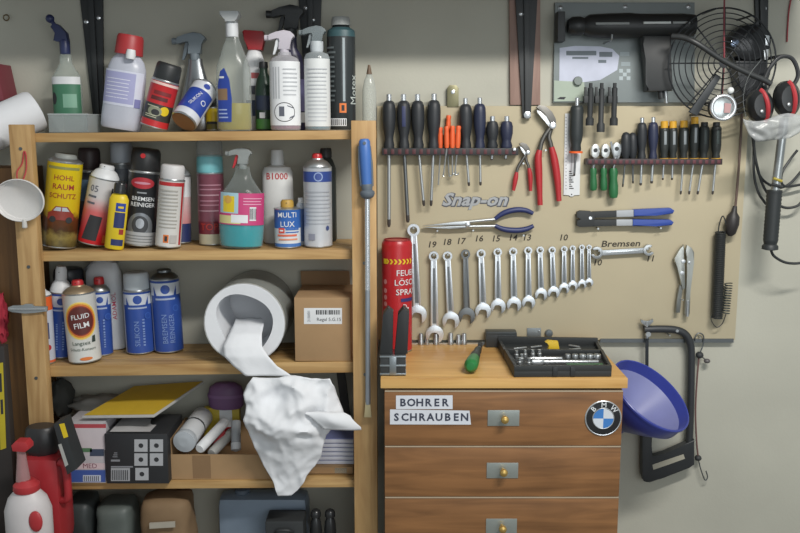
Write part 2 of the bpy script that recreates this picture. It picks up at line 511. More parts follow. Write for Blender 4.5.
def spray_head(root, z, k, m, lever, face=-1, s=1.0, neck=None, tilt=0, wid=.011):
    """trigger head on a neck at height z, sizes in px, nozzle towards face*x"""
    q = k*s
    hm = MB()
    pts = [(-7,2),(-6,11),(-4,16),(-9,15),(-17,12.5),(-19,13),(-19,19),(-17,20),(-9,23),(0,25),(8,23.5),(12,20),(13,17),(8,13),(7,8),(7,2)]
    hm.prism(m, [(-face*x*q, z+y*q) for x, y in pts], -wid, wid, .002)
    hd = hm.build('spray_head', root)
    MB().lathe(m, [(0,0),(3.2*q,0),(3.6*q,3*q),(3.6*q,6*q),(0,6*q)], T(face*18*q, 0, z+16*q) @ Matrix.Rotation(face*PI/2, 4, 'Y'), 14).build('nozzle', hd)
    lv = MB(); lv.prism(lever, [(-face*x*q, z+y*q) for x, y in [(-9,15),(-6,14),(-7,8),(-9,2),(-12,-4),(-14,-4.5),(-14,-2),(-11.5,4),(-11,10)]], -wid*.45, wid*.45, .001)
    lv.build('trigger', hd)
    cm = neck or m
    MB().lathe(cm, [(5.2*q, z-5*q), (5.6*q, z-4*q), (5.6*q, z+2*q), (4.6*q, z+3*q), (0, z+3*q)], None, 18).build('collar', root)

def bottle(name, label, px, sh, Y, prof, m, cat='bottle', sx=1, sy=.8, lean=0, pitch=0, yaw=0, seg=26, lift=0, part='body', tilt_r=None):
    """prof in px: (half width, height[, material])"""
    p = on(px, sh, Y); dep = (Y-CAM.y)*cos(PITCH)+(CAM.z-p.z)*sin(PITCH); k = dep/F
    root = thing(name, label, cat, p, GG[sh])
    root.rotation_euler = (R(pitch), R(lean), R(yaw))
    r0 = prof[0][0]*k
    root.location.z += r0*abs(sin(R(lean)))*sx + r0*abs(sin(R(pitch)))*sy + lift
    m_ = MB(); m_.lathe(m, [(0, 0)]+[(q[0]*k, q[1]*k)+tuple(q[2:]) for q in prof]+[(0, prof[-1][1]*k)], None, seg, sx, sy)
    m_.build(part, root)
    return root, k
def wr(root, k, rpx, hpx, sx=1, sy=.8): return Wrap(root, rpx*k, hpx*k, k, sx, sy)
def cap_on(root, k, z, r, h, m, name='cap', sx=1, sy=1, taper=.94):
    MB().lathe(m, [(r*k, z*k), (r*k*1.0, (z+.5)*k), (r*k*taper, (z+h*.85)*k), (r*k*taper*.9, (z+h)*k), (0, (z+h)*k)], None, 22, sx, sy).build(name, root)
HAZ = mat('#E0762A', .5); GREYL = mat('#B9BCC0', .5); LILAC = mat('#9C9CC4', .5); TXT = mat('#5A5E6A', .6)
def barcode(w, a0, a1, z0, z1, n=9):
    w.patch(WHITE, a0, a1, z0, z1)
    st = (a1-a0)/n
    for j in range(n):
        w.patch(INK, a0+st*j+st*.2, a0+st*j+st*random.uniform(.45, .8), z0+.1*(z1-z0), z1-.1*(z1-z0))

# ===== top shelf
# rolled white paper lying over the upright
k = S(20, 120, -.12); r = 21*k
rl = thing('paper_roll', 'plain white roll lying across the top of the shelf behind the upright', 'paper roll', (0,0,0))
p1 = P(38, 113.5, -.075); p0 = P(-32, 141, -.165); p1.z = max(p1.z, shelf_z(1, p1.x)+r*.98+.008)
rl.location = p1
M = axis((0,0,0), p0-p1)
MB().lathe(PAPER, [(.012,0.0),(r*.7,0),(r*.93,.003),(r,.012),(r,(p0-p1).length),(.012,(p0-p1).length),(.012,0.0)], M, 32, close=False).build('roll', rl)
MB().lathe(CARD, [(.0118,.01),(.0118,(p0-p1).length-.01),(.0095,(p0-p1).length-.01),(.0095,.01),(.0118,.01)], M, 20, close=False).build('core', rl)
# dark red box at the edge of the picture
q = P(14, 104, -.04)
MB_ = MB().box(mat('#7A2C38', .6), (-.13, -.05, 0), (0, .035, .09), Matrix.Rotation(R(-9), 4, 'Y'), .002)
cb = MB_.build('small_box'); cb.location = (q.x, -.045, shelf_z(1, q.x)+.005); cb.location.z = P(14, 101, -.05).z
tag(cb, 'dark red box behind the white roll at the end of the top shelf', 'box')
sp_ = MB().box(CARDD, (q.x-.13, -.09, shelf_z(1, q.x-.06)+.003), (q.x-.055, -.008, P(14,101,-.05).z-.023), bev=.002).build('small_carton')
tag(sp_, 'brown carton under the dark red box on the top shelf', 'box')

# clear tub with the green bottle standing behind it
CLR = clear('#C8CED0', .22)
c0, c1 = on(50, 1, -.19), on(89, 1, -.19); k = S(70, 120, -.19); hh = 18*k
tb = thing('plastic_tub', 'low see-through plastic tub in front of the green-labelled bottle', 'tub', ((c0.x+c1.x)/2, -.15, c0.z), G1)
w2 = (c1.x-c0.x)/2; m_ = MB()
for (A_, B_) in (((-w2,-.045,0),(w2,-.0435,hh)), ((-w2,.0435,0),(w2,.045,hh)), ((-w2,-.0435,0),(-w2+.0015,.0435,hh)), ((w2-.0015,-.0435,0),(w2,.0435,hh)), ((-w2+.0015,-.0435,0),(w2-.0015,.0435,.0015))):
    m_.box(clear('#AEB4B4', .32), A_, B_)
m_.build('tub', tb)
m_ = MB(); rm = [V((-w2,-.045,hh)), V((w2,-.045,hh)), V((w2,.045,hh)), V((-w2,.045,hh))]
m_.tube(clear('#C6CCCC', .6), rm, .0018, 6, loop=True); m_.build('rim', tb)

gb, k = bottle('spray_bottle', 'clear spray bottle with a green label and dark blue trigger', 70, 1, -.06,
    [(13,0),(14,2),(14.5,30),(14.5,48),(13.5,55),(9,62),(6,68),(5.5,76)], clear('#C9D2CC', .2), 'spray bottle', 1, .7)
w = wr(gb, k, 14.4, 60, 1, .7)
w.patch(mat('#3E7A5C', .5), -75, 75, .22, .78); w.patch(WHITE, -75, 75, .78, .9); w.patch(mat('#7FAE96', .5), -5, 50, .4, .62); w.disc(INK, -48, .55, 4, 6)
w.build()
BH = mat('#1E2A58', .4)
m_ = MB(); m_.lathe(BH, [(4.6*k,76*k),(5*k,77*k),(5*k,88*k),(4*k,90*k),(0,90*k)], None, 18); m_.build('collar', gb)
m_ = MB(); m_.prism(BH, [(x*k,y*k) for x, y in [(-3,88),(4,91),(4,86),(-2,100),(-9,105),(-13,101),(-8,96),(-10,88),(-7,87)][0:1]+[(4,88),(3,96),(-4,104),(-9,106),(-12,102),(-7,96),(-10,89),(-7,88)]], -.009, .009, .002); hd = m_.build('spray_head', gb)
m_ = MB(); m_.ball(BH, (-13*k, 0, 110*k), 4.2*k); m_.tube(BH, [V((-9*k,0,104*k)), V((-13*k,0,110*k))], 2*k, 8); m_.build('nozzle', hd)

# big white bottle with red cap
bb, k = bottle('cleaner_bottle', 'large milky bottle with a red cap and lilac label', 121, 1, -.13,
    [(18.5,0),(20,2),(20.4,10),(20,24),(19.5,50),(18.5,60),(16,67),(12,72),(11,74)], clear('#D2D6E4', .66, .3), 'bottle', 1, .62, 9)
w = wr(bb, k, 20.3, 60, 1, .62); w.patch(mat('#D4D8E8', .5), -66, 66, .38, .95); w.patch(mat('#A4A6CE', .5), -66, 38, .42, .92)
w.lines(mat('#E0E2F0', .5), -50, 25, [.5,.56,.62,.68,.74,.8], .012); w.patch(mat('#7E7EB4', .5), 40, 62, .38, .52); w.build()
cap_on(bb, k, 73, 13.6, 19, mat('#A8282C', .45), 'cap')
MB().lathe(WHITE, [(4.5*k,0),(4.8*k,4*k),(4*k,9*k),(0,9*k)], T(6*k, -13*k, 69*k), 14).build('spout', bb)

# red and black spray can
w = can('red and black spray can leaning beside the large red-capped bottle', 154, 1, -.15, 27, 46,
    [(.17, REDV), (.52, mat('#30302C', .4)), (1, REDV)], ('cap', BLK, 17, .95), 17)
w.patch(mat('#E8C8C0', .4), -80, 80, .93, .985); w.patch(mat('#7A1418', .5), -35, 40, .72, .8); w.patch(mat('#5A1014', .5), -42, 30, .6, .68)
w.disc(YEL, 28, .4, 5, 4.5); w.disc(mat('#8C9078', .5), -12, .36, 7, 5); w.disc(INK, -8, .34, 4, 3); w.lines(mat('#B8B8A0'), -50, 0, [.22,.26,.45], .02); w.build()

# blue white can tipped with its base to the room
w = can('blue and white can tipped over so its base shows', 184, 1, -.172, 27, 46,
    [(1, mat('#D0D4DC', .4))], None, 26, -38, 0, 6, domem=mat('#B8BEC8', .35, .6))
w.patch(BLUE, -75, 62, .2, .78); w.disc(WHITE, 30, .5, 3, 3); w.disc(BLUE, 30, .5, 2.2, 2.2); w.text(WHITE, 'SILIKON', -10, .5, size=5, rot=75); w.disc(BLUE, 5, .9, 3.4, 3); w.build()
MB().lathe(mat('#A58460', .5, .5), [(0,.0012),(w.r*.7,.0012),(w.r*.9,-.0006),(w.r*.8,.003),(0,.003)], None, 24).build('base', w.root)  # brown reflection painted into the colour of the metal base

# silver trigger bottle
sb, k = bottle('spray_bottle', 'silver spray bottle with grey trigger behind the tipped blue can', 199, 1, -.036,
    [(16,0),(17,2),(17,18),(15,35),(10.5,52),(7.5,64),(7,70)], mat('#9A9EA2', .28, .85), 'spray bottle', 1, .55, -1)
spray_head(sb, 73*k, k, mat('#7C8890', .4), mat('#66727A', .4), -1, .9)
# small yellow can
w = can('small yellow can half hidden beside the tipped blue can', 214, 1, -.08, 15, 22, [(.35, mat('#6A6420')), (1, YEL)], ('nozzle', BLK, 5, .5), 0, dome=4, domem=BLK)
w.patch(INK, -60, 60, .3, .42); w.build()
# clear trigger bottle, yellow liquid
LIQY = clear('#B8A83C', .75)
yb, k = bottle('spray_bottle', 'tall clear spray bottle with blue label and yellow liquid', 235, 1, -.14,
    [(16,0),(17.5,2),(17.5,40),(16.5,62),(11,78),(7,88),(6,94)], clear('#C2C8C4', .16), 'spray bottle', 1, .66)
m_ = MB(); m_.lathe(LIQY, [(0,1*k),(15*k,1*k),(16.6*k,3*k),(16.6*k,27*k),(0,27*k)], None, 24, 1, .64); m_.build('liquid', yb)
w = wr(yb, k, 17.5, 62, 1, .66); w.poly(BLUE, [(-17.5,.14),(-1,.14),(0,.5),(-2,.8),(-7,.98),(-12,.93),(-17,.7)]); w.patch(mat('#8A6E50', .5), -55, -14, .48, .66)
w.lines(WHITE, -44, -20, [.82], .03); w.lines(mat('#A8B8E0'), -52, -12, [.2,.26,.32], .02); w.build()
MB().lathe(MILK, [(6*k,91*k),(6.2*k,92*k),(6.2*k,104*k),(5*k,105*k),(0,105*k)], None, 18).build('collar', yb)
m_ = MB(); m_.prism(clear('#D4D8DA', .6), [(x*k,(105+y)*k) for x, y in [(-5,0),(-6,4),(-10,6),(-10,10),(8,10),(9,6),(6,3),(5,0)]], -.022, .012, .002); m_.build('spray_head', yb)
# red-capped bottle behind
rb, k = bottle('cleaner_bottle', 'white bottle with red spray top behind the yellow liquid', 255, 1, -.05,
    [(10,0),(11,2),(11.5,50),(11,64),(8,73),(6,78)], WHITE, 'bottle', 1, .7, 1)
w = wr(rb, k, 11.4, 70, 1, .7); w.patch(mat('#B8585A'), -10, 30, .72, .8); w.patch(TXT, -20, 50, .5, .62); w.patch(mat('#3C4C6C'), -40, 60, .2, .42); w.build()
m_ = MB(); m_.prism(mat('#B02028', .4), [(x*k,(78+y)*k) for x, y in [(-6,0),(-8,10),(-11,17),(-9,19),(9,18),(11,12),(8,0)]], -.014, .014, .003); m_.build('spray_head', rb)
# dark green bottle
db, k = bottle('dark_bottle', 'short dark green bottle tucked between red-topped and pink bottles', 265, 1, -.1,
    [(8,0),(9,2),(9,40),(7,50),(4,56),(4,62)], mat('#1E3A2A', .3), 'bottle', 1, .9)
w = wr(db, k, 9, 40, 1, .9); w.patch(mat('#3F7A34'), -70, 70, .04, .28); w.patch(WHITE, -25, 10, .3, .44); w.patch(mat('#23304A'), -60, 60, .5, .85); w.build()
cap_on(db, k, 61, 4.5, 6, BLK)
# dark violet bottle with black head, behind
vb, k = bottle('spray_bottle', 'dark violet spray bottle with tall black trigger behind the pink one', 293, 1, -.045,
    [(12,0),(13,2),(13,60),(10,72),(5.5,80),(5.5,92)], mat('#2E2C4C', .35), 'spray bottle', 1, .6)
w = wr(vb, k, 13, 62, 1, .6); w.patch(mat('#7C78A8'), 20, 75, .3, .8); w.patch(WHITE, 30, 70, .12, .28); w.build()
spray_head(vb, 96*k, k, BLK, BLK, -1, 1.0)
# pink liquid, white trigger
kb, k = bottle('spray_bottle', 'white-labelled spray bottle with pink liquid and round emblem', 286, 1, -.16,
    [(14,0),(15,1.5),(15,66),(13,70),(7,73),(6,76)], clear('#D6D4DA', .3), 'spray bottle', 1, .9)
MB().lathe(clear('#8A2C5A', .85), [(0,1*k),(13*k,1*k),(14.4*k,2*k),(14.4*k,9*k),(0,9*k)], None, 24, 1, .88).build('liquid', kb)
w = wr(kb, k, 15, 68, 1, .9); w.patch(WHITE, -88, 88, .07, .98); w.disc(INK, 2, .26, 11, 9.5); w.disc(WHITE, 2, .26, 10.2, 8.7); w.patch(TXT, -18, 2, .2, .34)
w.poly(TXT, [(5,.16),(11,.2),(11,.22),(6,.19)]); w.poly(TXT, [(3,.36),(9,.33),(10,.31),(4,.34)])
for a_ in (-42, -30, -18): w.patch(GREYL, a_, a_+5, .45, .9)
w.lines(GREYL, 0, 55, [.5,.56,.62,.68,.74,.8,.86], .018); w.build()
spray_head(kb, 77*k, k, clear('#D8D2DC', .7), MILK, -1, .8)
# teal liquid
lb, k = bottle('spray_bottle', 'white-labelled spray bottle with a thin line of teal liquid at its base', 318, 1, -.165,
    [(12,0),(12.6,1.5),(12.6,70),(11,74),(6,76),(5.5,79)], clear('#C8D0D4', .3), 'spray bottle', 1, .95)
MB().lathe(clear('#187088', .85), [(0,1*k),(11*k,1*k),(12.1*k,2*k),(12.1*k,6*k),(0,6*k)], None, 24, 1, .93).build('liquid', lb)
w = wr(lb, k, 12.6, 70, 1, .95); w.patch(mat('#D9DCDC', .6), -88, 88, .05, .985); w.lines(GREYL, -45, 50, [.12+.055*j for j in range(14)], .016); w.build()
MB().lathe(mat('#C0C6CA', .4), [(6*k,76*k),(6.5*k,78*k),(6.5*k,86*k),(0,86*k)], None, 18).build('collar', lb)
spray_head(lb, 83*k, k, clear('#8E989C', .5), clear('#9AA2A6', .6), -1, .72)
# tall dark bottle
ob, k = bottle('oil_bottle', 'tall dark bottle with pale cap and orange hazard square', 342, 1, -.12,
    [(13,0),(14,2),(14,90),(13.5,96,mat('#2C4E54', .4)),(9,99,mat('#2C4E54', .4)),(8,101)], mat('#23292B', .22), 'bottle', 1, .8)
w = wr(ob, k, 14, 92, 1, .8); w.patch(HAZ, -6, 22, .18, .28); w.patch(INK, 2, 14, .2, .26); barcode(w, -62, 22, .04, .12, 10)
w.text(mat('#B8C0BC'), 'Motex', 56, .42, size=11, rot=90, shear=.2); w.patch(mat('#8A9294', .3, .4), 8, 17, .3, .96); w.lines(mat('#5A6264'), -60, -20, [.3+.05*j for j in range(12)], .02); w.build()
cap_on(ob, k, 101, 9.5, 8, mat('#A9ACAA', .5))
# thin clear tube behind the upright
tb2, k = bottle('glue_tube', 'slim clear tube with brown tip standing behind the shelf upright', 369.5, 1, -.08,
    [(6.5,0),(7,2),(7,38),(5,48),(2.5,54)], clear('#CFD2CC', .3), 'tube', 1, .8)
cap_on(tb2, k, 54, 2.8, 9, mat('#6A5440', .6), 'tip', taper=.5)

# ===== second shelf
w = can('yellow can with red lettering and a muddy printed base', 59, 2, -.158, 33, 84,
    [(1, zramp([(0,'#2A1E12'),(.14,'#8C7A40'),(.22,'#4A3018'),(.36,'#6A3A1C'),(.44,'#D8B820'),(1,'#E6CC1C')], .35, 0, .2, .18))], ('cap', mat('#8C908C', .5), 7, .66), 8, dome=4)
RT = mat('#9C2418', .5)
w.text(RT, 'HOHL', 2, .83, width=19, bold=.004); w.text(RT, 'RAUM', 2, .725, width=20, bold=.004); w.text(RT, 'SCHUTZ', 2, .62, width=26, bold=.004)
w.patch(mat('#8A8A48'), -60, 55, .93, .96)
CARR = mat('#8E2E20', .4)
w.poly(CARR, [(-13,.34),(13,.34),(13,.41),(10,.44),(-9,.44),(-13,.41)]); w.poly(CARR, [(-9,.44),(10,.44),(6,.5),(-5,.5)]); w.poly(mat('#B8C0C8'), [(-7,.445),(0,.445),(0,.49),(-4.5,.49)]); w.poly(mat('#B8C0C8'), [(1,.445),(8,.445),(5,.49),(1,.49)])
w.disc(INK, -25, .345, 3.2, 3); w.disc(INK, 28, .345, 3.2, 3); w.build()
w = can('dark can with a black-red cap behind the yellow and white cans', 91, 2, -.055, 24, 70, [(1, mat('#2A2C34', .4))], ('cap', mat('#2A181A', .5), 22, .9), 2)
w.patch(mat('#4C6880'), -80, 60, .6, .9); w.build()
w = can('white can fading to red with a black picture near its base', 92.5, 2, -.13, 29, 66,
    [(1, zramp([(0,'#B8141C'),(.12,'#D02028'),(.5,'#D87070'),(.72,'#D8D4D4'),(1,'#E0E0E0')], .35, 0, .165))], ('nozzle', WHITE, 4, .5), 14, dome=9, domem=WHITE)
w3 = Wrap(w.root, w.r-.0003, w.h, w.k); w3.yaw = w.yaw; w3.poly(INK, [(-12,.08),(3,.08),(5,.45),(-7,.46)]).build('black_picture'); w.patch(INK, 36, 55, .78, .9); w.patch(HAZ, 35, 56, .06, .18); w.text(TXT, '05', -30, .85, size=9); w.lines(TXT, -52, -14, [.72,.62], .03); w.build()
w = can('silver can with a pale grey-blue cap behind the small yellow bottle', 126, 2, -.06, 23, 78, [(1, mat('#8E9498', .35, .6))], ('cap', mat('#A6AEB8', .45), 20, .95), 0)
w.patch(mat('#5A6068'), -60, 60, .8, .95); w.build()
yl, k = bottle('small_bottle', 'small yellow bottle with black cap and blue label', 114, 2, -.186,
    [(8.5,0),(9.5,1.5),(9.5,50),(7.5,54),(5,56)], YEL, 'bottle', 1, .7, 9)
w = wr(yl, k, 9.5, 52, 1, .7); w.patch(NAVY, -5, 62, .42, .72); w.patch(BLUE, -2, 60, .74, .9); w.patch(YEL, 12, 44, .8, .84); w.patch(NAVY, -10, 66, .08, .2); w.patch(RT, 30, 60, .3, .4); w.build()
cap_on(yl, k, 56, 6.5, 10, BLKG)
w = can('black brake cleaner can with red oval and silver disc picture', 139.5, 2, -.13, 31, 72, [(.2, mat('#A8AAAC', .45)), (1, mat('#1B1D22', .3))], ('cap', mat('#141416', .4), 22, .93), 7)
w.disc(mat('#B01C2C'), -4, .87, 12, 5.5); w.disc(mat('#C8889A'), -4, .87, 8, 1.2); w.text(WHITE, 'BREMSEN', 3, .655, width=22, bold=.01); w.text(WHITE, 'REINIGER', 3, .575, width=24, bold=.01)
w.lines(mat('#909498'), -20, 14, [.73], .02); w.disc(mat('#8C9096', .3, .5), -2, .26, 13, 15); w.disc(mat('#3A3C40', .4), -2, .3, 8, 9); w.disc(mat('#B4B8BE', .3, .5), -2, .32, 4, 5)
w.patch(mat('#AEB0B2', .45), -85, 85, 0.03, .2); w.lines(mat('#7C7E80'), -50, 50, [.06,.1,.14], .015); w.build()
m_ = MB(); m_.lathe(REDV, [(0,0),(.006,0),(.006,.001),(0,.001)], T(.003, -w.r*.93, w.h+.042) @ Matrix.Rotation(PI/2, 4, 'X'), 12); m_.build('cap_mark', w.root)
w = can('white can with red trim and an orange hazard square', 168, 2, -.16, 25, 66, [(1, mat('#D8D6D2', .4))], ('cap', mat('#D2D0D0', .5), 14, .95), 6)
w.patch(RED, -70, 70, .93, .985); w.patch(RED, 52, 66, .05, .93); w.patch(HAZ, -22, 2, .08, .2); w.patch(INK, -16, -4, .1, .18)
w.lines(mat('#A8A49C'), -50, 35, [.3+.055*j for j in range(11)], .018); w.patch(mat('#B8B4B0'), 8, 38, .08, .2); w.build()
w = can('narrow red and blue can hiding behind the white hazard-square can', 181, 2, -.07, 20, 66, [(.3, NAVY), (.7, zramp([(0,'#C03038'),(1,'#D8D0D0')], .4, 0, .15)), (1, WHITE)], None, 2, dome=6, domem=WHITE)
w.build() if w.n else None
# maroon can with turquoise collar and clear over-cap
w = can('maroon can with turquoise top under a clear cap', 212.5, 2, -.095, 26, 70, [(.16, mat('#C8C2A8', .4)), (.34, mat('#7A2030', .35)), (1, mat('#7E4454', .35))], ('cap', mat('#7CC4CC', .45), 17, 1.0), 0)
w.patch(mat('#B08894'), -70, 70, .7, .72); w.patch(mat('#B08894'), -70, 70, .48, .5); w.text(mat('#C43830'), 'TOP', -10, .26, width=18, bold=.004); w.lines(mat('#A87484'), -50, 50, [.56,.62,.78,.84], .02); w.build()
zc = w.h+.004+17*w.k
MB().lathe(clear('#B8BCBC', .25), [(w.r*.99, zc-.004), (w.r*.97, zc+12*w.k), (w.r*.85, zc+14*w.k), (0, zc+14*w.k)], None, 24, close=False).build('clear_cap', w.root)
# clear bottle, turquoise liquid
tq, k = bottle('spray_bottle', 'clear spray bottle with turquoise liquid and a pink label', 241.5, 2, -.165,
    [(19,0),(21,1.5),(22,10),(22.5,20),(22,38),(20.5,53),(14,62),(9,70),(7,77),(7,80)], clear('#BCC4C4', .06), 'spray bottle', 1, .72, 2.5)
MB().lathe(mat('#00A4B0', .2), [(0,1*k),(18*k,1*k),(20.2*k,2.2*k),(21.3*k,10*k),(21.8*k,20*k),(21.6*k,27*k),(0,27*k)], None, 26, 1, .7).build('liquid', tq)
w = wr(tq, k, 22.6, 56, 1, .72)
PINK = mat('#C83C78', .45)
w.patch(PINK, -78, 78, .42, .98); w.patch(mat('#A8CCD8'), -60, -2, .62, .98); w.patch(YEL, -46, -12, .64, .92); w.disc(mat('#D8A848'), -30, .86, 4.5, 4)
w.patch(mat('#D8D090'), -64, 4, .44, .58); w.patch(WHITE, -20, 22, .46, .6); barcode(w, 26, 44, .5, .74, 6); w.lines(mat('#E8A8C4'), 10, 60, [.78,.83,.88], .015); w.build()
spray_head(tq, 81*k, k, clear('#B4BABA', .45), mat('#B8242C', .4), -1, .7)
# white bottle with red numerals
wb, k = bottle('white_bottle', 'flat white bottle with red numerals behind the turquoise one', 279, 2, -.075,
    [(14,0),(15,2),(15.5,30),(15,70),(13,75),(6,77),(6,79)], mat('#D6D6D4', .45), 'bottle', 1, .6)
w = wr(wb, k, 15.3, 76, 1, .6); w.text(RED, 'B1000', 2, .87, width=22, bold=.01); w.build()
cap_on(wb, k, 78, 6.5, 14, mat('#D0D2D2', .4))
w = can('short blue and white can with a mustard yellow cap', 288, 2, -.16, 26, 38, [(.13, mat('#3C70B8', .4)), (.52, mat('#D8DCE0', .4)), (1, mat('#2A64B4', .4))], ('nozzle', mat('#B8923A', .5), 7, .5), 0, dome=1)
w.text(WHITE, 'MULTI', 0, .87, width=19, bold=.004); w.text(WHITE, 'LUX', 0, .63, width=14, bold=.004); w.patch(mat('#D84838'), -40, -12, .4, .54); w.patch(WHITE, -34, -18, .45, .49); w.patch(mat('#2A64B4'), -8, 55, .48, .52); w.patch(mat('#2A64B4'), -8, 55, .41, .44)
w.lines(mat('#E06848'), -46, 44, [.32], .05); w.lines(mat('#E09070'), -40, 45, [.22], .04); w.build()
nb, k = bottle('slim_box', 'narrow white bottle squeezed between the two blue-white cans', 301.5, 2, -.12, [(4,0),(4.5,1),(4.5,40),(3,42)], mat('#C4CCD8', .5), 'bottle', 1, 1)
w = wr(nb, k, 4.5, 40, 1, 1); w.patch(mat('#5A78B0'), -70, 70, .1, .9); w.build(); cap_on(nb, k, 42, 3, 5, WHITE)
nb.name = 'slim_bottle'
w = can('tall white can with blue band and red nozzle', 318.5, 2, -.15, 28, 78, [(1, mat('#C8CCD2', .38, .15))], ('nozzle', REDV, 6, .36), 0, dome=7)
w.patch(mat('#26428C', .4), -89, 89, .83, .96); w.disc(mat('#8CA0C8'), 4, .895, 4.5, 4.5); w.disc(mat('#26428C', .4), 4, .895, 3.4, 3.4); w.lines(mat('#A4A8B0'), -55, 60, [.3+.05*j for j in range(9)], .014)
w.disc(mat('#3A4A80'), 40, .25, 1.8, 2.4); w.patch(mat('#8C90A0'), -40, -12, .1, .18); w.build()
dk, k = bottle('dark_bottle', 'tall dark bottle behind the red-nozzled white can', 327, 2, -.05, [(9,0),(10,2),(10,72),(7,80),(4.5,84)], mat('#26302E', .3), 'bottle', 1, .8)
cap_on(dk, k, 83, 6, 9, BLK)

# ===== third shelf
w = can('slim white and orange can half hidden by the shelf upright', 47, 3, -.178, 17, 68, [(.06, mat('#D86030')), (.8, mat('#C0C4D0', .4)), (1, ORANGE)], None, 0, dome=4, domem=WHITE)
w.patch(mat('#38406C'), 10, 32, .38, .62); w.disc(RED, 20, .25, 3, 3); w.build()
BLUEC = mat('#234A9E', .35); BLUEL = mat('#3A64B8', .4)
def bluecan(label, px, Y, w_, hb, cap, lean, words, dome=5, domem=None, band=True):
    w = can(label, px, 3, Y, w_, hb, [(.8, BLUEC), (.97, mat('#CCD2DC', .4)), (1, BLUEC)], cap, lean, dome=dome, domem=domem)
    w.disc(BLUEC, 2, .885, w_*.16, w_*.16); w.patch(mat('#CCD2DC', .4), -85, -66, .02, .8)
    w.poly(BLUEC, [(-w_*.42,.8),(-w_*.3,.8),(-w_*.42,.93)]); w.poly(BLUEC, [(w_*.42,.8),(w_*.3,.8),(w_*.42,.93)])
    w.patch(mat('#A8B4D0'), -40, 40, .74, .765)
    for j, (t, a_) in enumerate(words):
        if t == '-':       # print too small to read: broken strokes running up the can
            z_ = .14
            while z_ < .56:
                l_ = random.uniform(.03, .055); w.patch(mat('#7C96CC'), a_-4.5, a_+4.5, z_, z_+l_*.55); z_ += l_
            continue
        w.text(mat('#7C96CC'), t, a_, .34, width=hb*.4, rot=90)
    w.disc(BLUEL, 40, .62, 3.2, 3.2); w.disc(BLUEC, 40, .62, 2.4, 2.4)
    w.build(); return w
bluecan('blue can with an uncapped white cone top beside the upright', 60.5, -.125, 22, 65, ('nozzle', WHITE, 13, .5), 4, [('-', -15), ('-', 14)], 12, WHITE)
bluecan('blue can with a small red nozzle peeking out behind the sunburst can', 103, -.1, 20, 64, ('nozzle', REDV, 7, .5), 0, [('-', -12), ('-', 16)], 6)
bluecan('blue can with a white cap beside the white jerrycan', 141, -.085, 27, 62, ('cap', mat('#C6CED4', .45), 17, .93), -1, [('SILIKON', -6), ('-', 20)])
bluecan('tall blue can with an uncapped dark top, last of the row', 169.5, -.075, 28, 72, ('nozzle', DULL, 3, .5), -1.5, [('BREMSEN', -8), ('REINIGER', 20)], 6, DULL)
w = can('dark blue can with black cap at the back behind the sunburst can', 73, 3, -.05, 32, 66, [(1, mat('#26324E', .35))], ('cap', mat('#20242C', .4), 15, .9), 0)
w.patch(mat('#8C94A8'), -50, 50, .86, .93); w.build()
w = can('white can with a red and yellow sunburst disc', 85.5, 3, -.165, 31.5, 68, [(1, mat('#DDDDD8', .38))], ('nozzle', RED, 6, .36), -2.5, dome=6, domem=mat('#A08C70', .4, .5))
for rr, cc in ((16.5,'#E8D890'),(15.8,'#ECC048'),(14.6,'#D87828'),(13,'#8A2818'),(12,'#5E1A14')): w.disc(mat(cc, .4), 1, .63, rr, rr*1.15, 28)
w.text(WHITE, 'FLUID', 1, .69, width=17, rot=6, bold=.008); w.text(WHITE, 'FILM', 3, .56, width=14, rot=6, bold=.008)
w.text(mat('#3C5040'), 'Langzeit', -4, .3, width=17); w.text(mat('#3C5040'), 'Schutz-Konserv', 0, .21, width=25); w.poly(mat('#2C3C34'), [(9,.3),(13,.3),(13,.4),(10,.39)]); w.disc(mat('#E07A30'), 8, .07, 6, 1.7); w.build()
jr, k = bottle('jerrycan', 'white plastic jerrycan with red upright lettering', 109.5, 3, -.045,
    [(16.5,0),(18.2,3),(18.2,60),(17.6,76),(14,86),(8,89),(6,90)], mat('#D0D4D8', .45), 'canister', 1, .5, -1.5)
w = wr(jr, k, 18.3, 88, 1, .5); w.text(mat('#B82C50'), 'ADAMOL', 36, .5, width=27, rot=90, bold=.004); w.patch(TXT, 0, 14, .1, .115); w.build()
cap_on(jr, k, 90, 7, 4, mat('#B8BCC0'))
MB().tube(mat('#6A6C70'), spline([V((-17*k,-.012,80*k)), V((-8*k,-.03,88*k)), V((6*k,-.02,96*k)), V((16*k,0,86*k))], 6), .0016, 6).build('carry_wire', jr)
# big paper roll with its sheet pulled out of the middle
ry = -.212; rc = P(244.5, 323.5, ry); k = S(244.5, 323.5, ry); r = 42.5*k
roll = thing('wiping_paper_roll', 'large white wiping paper roll, its sheet pulled out and crumpled over the shelf edge', 'paper roll', (rc.x, rc.y, shelf_z(3, rc.x)))
r = min(r, rc.z-roll.location.z-.002); zc = rc.z-roll.location.z
Mx = T(0, 0, zc) @ Matrix.Rotation(-PI/2, 4, 'X')          # z of the profile runs towards the wall
L_ = .19
m_ = MB()
def _inner(t, y):   # wavy inner wall of the hole
    a = 2*PI*t; rr = r*(.71+.06*sin(2*a+.7)+.05*sin(3*a+2)); return V((rr*sin(a), y, zc-rr*cos(a)))
m_.lathe(mat('#DCDCD6', .8, 0, .04, 40), [(r*.995,.0),(r*.995,L_)], Mx, 40, close=False)
m_.grid(PAPER, lambda u, v: _inner(u, .003)*(1-v)+V((r*.97*sin(2*PI*u), .0, zc-r*.97*cos(2*PI*u)))*v, 40, 2)
m_.grid(PAPER, lambda u, v: V((r*(.97+.025*v)*sin(2*PI*u), .0+.004*v, zc-r*(.97+.025*v)*cos(2*PI*u))), 40, 1)
m_.grid(PAPER, lambda u, v: _inner(u, .003+v*(L_-.02)), 40, 4)
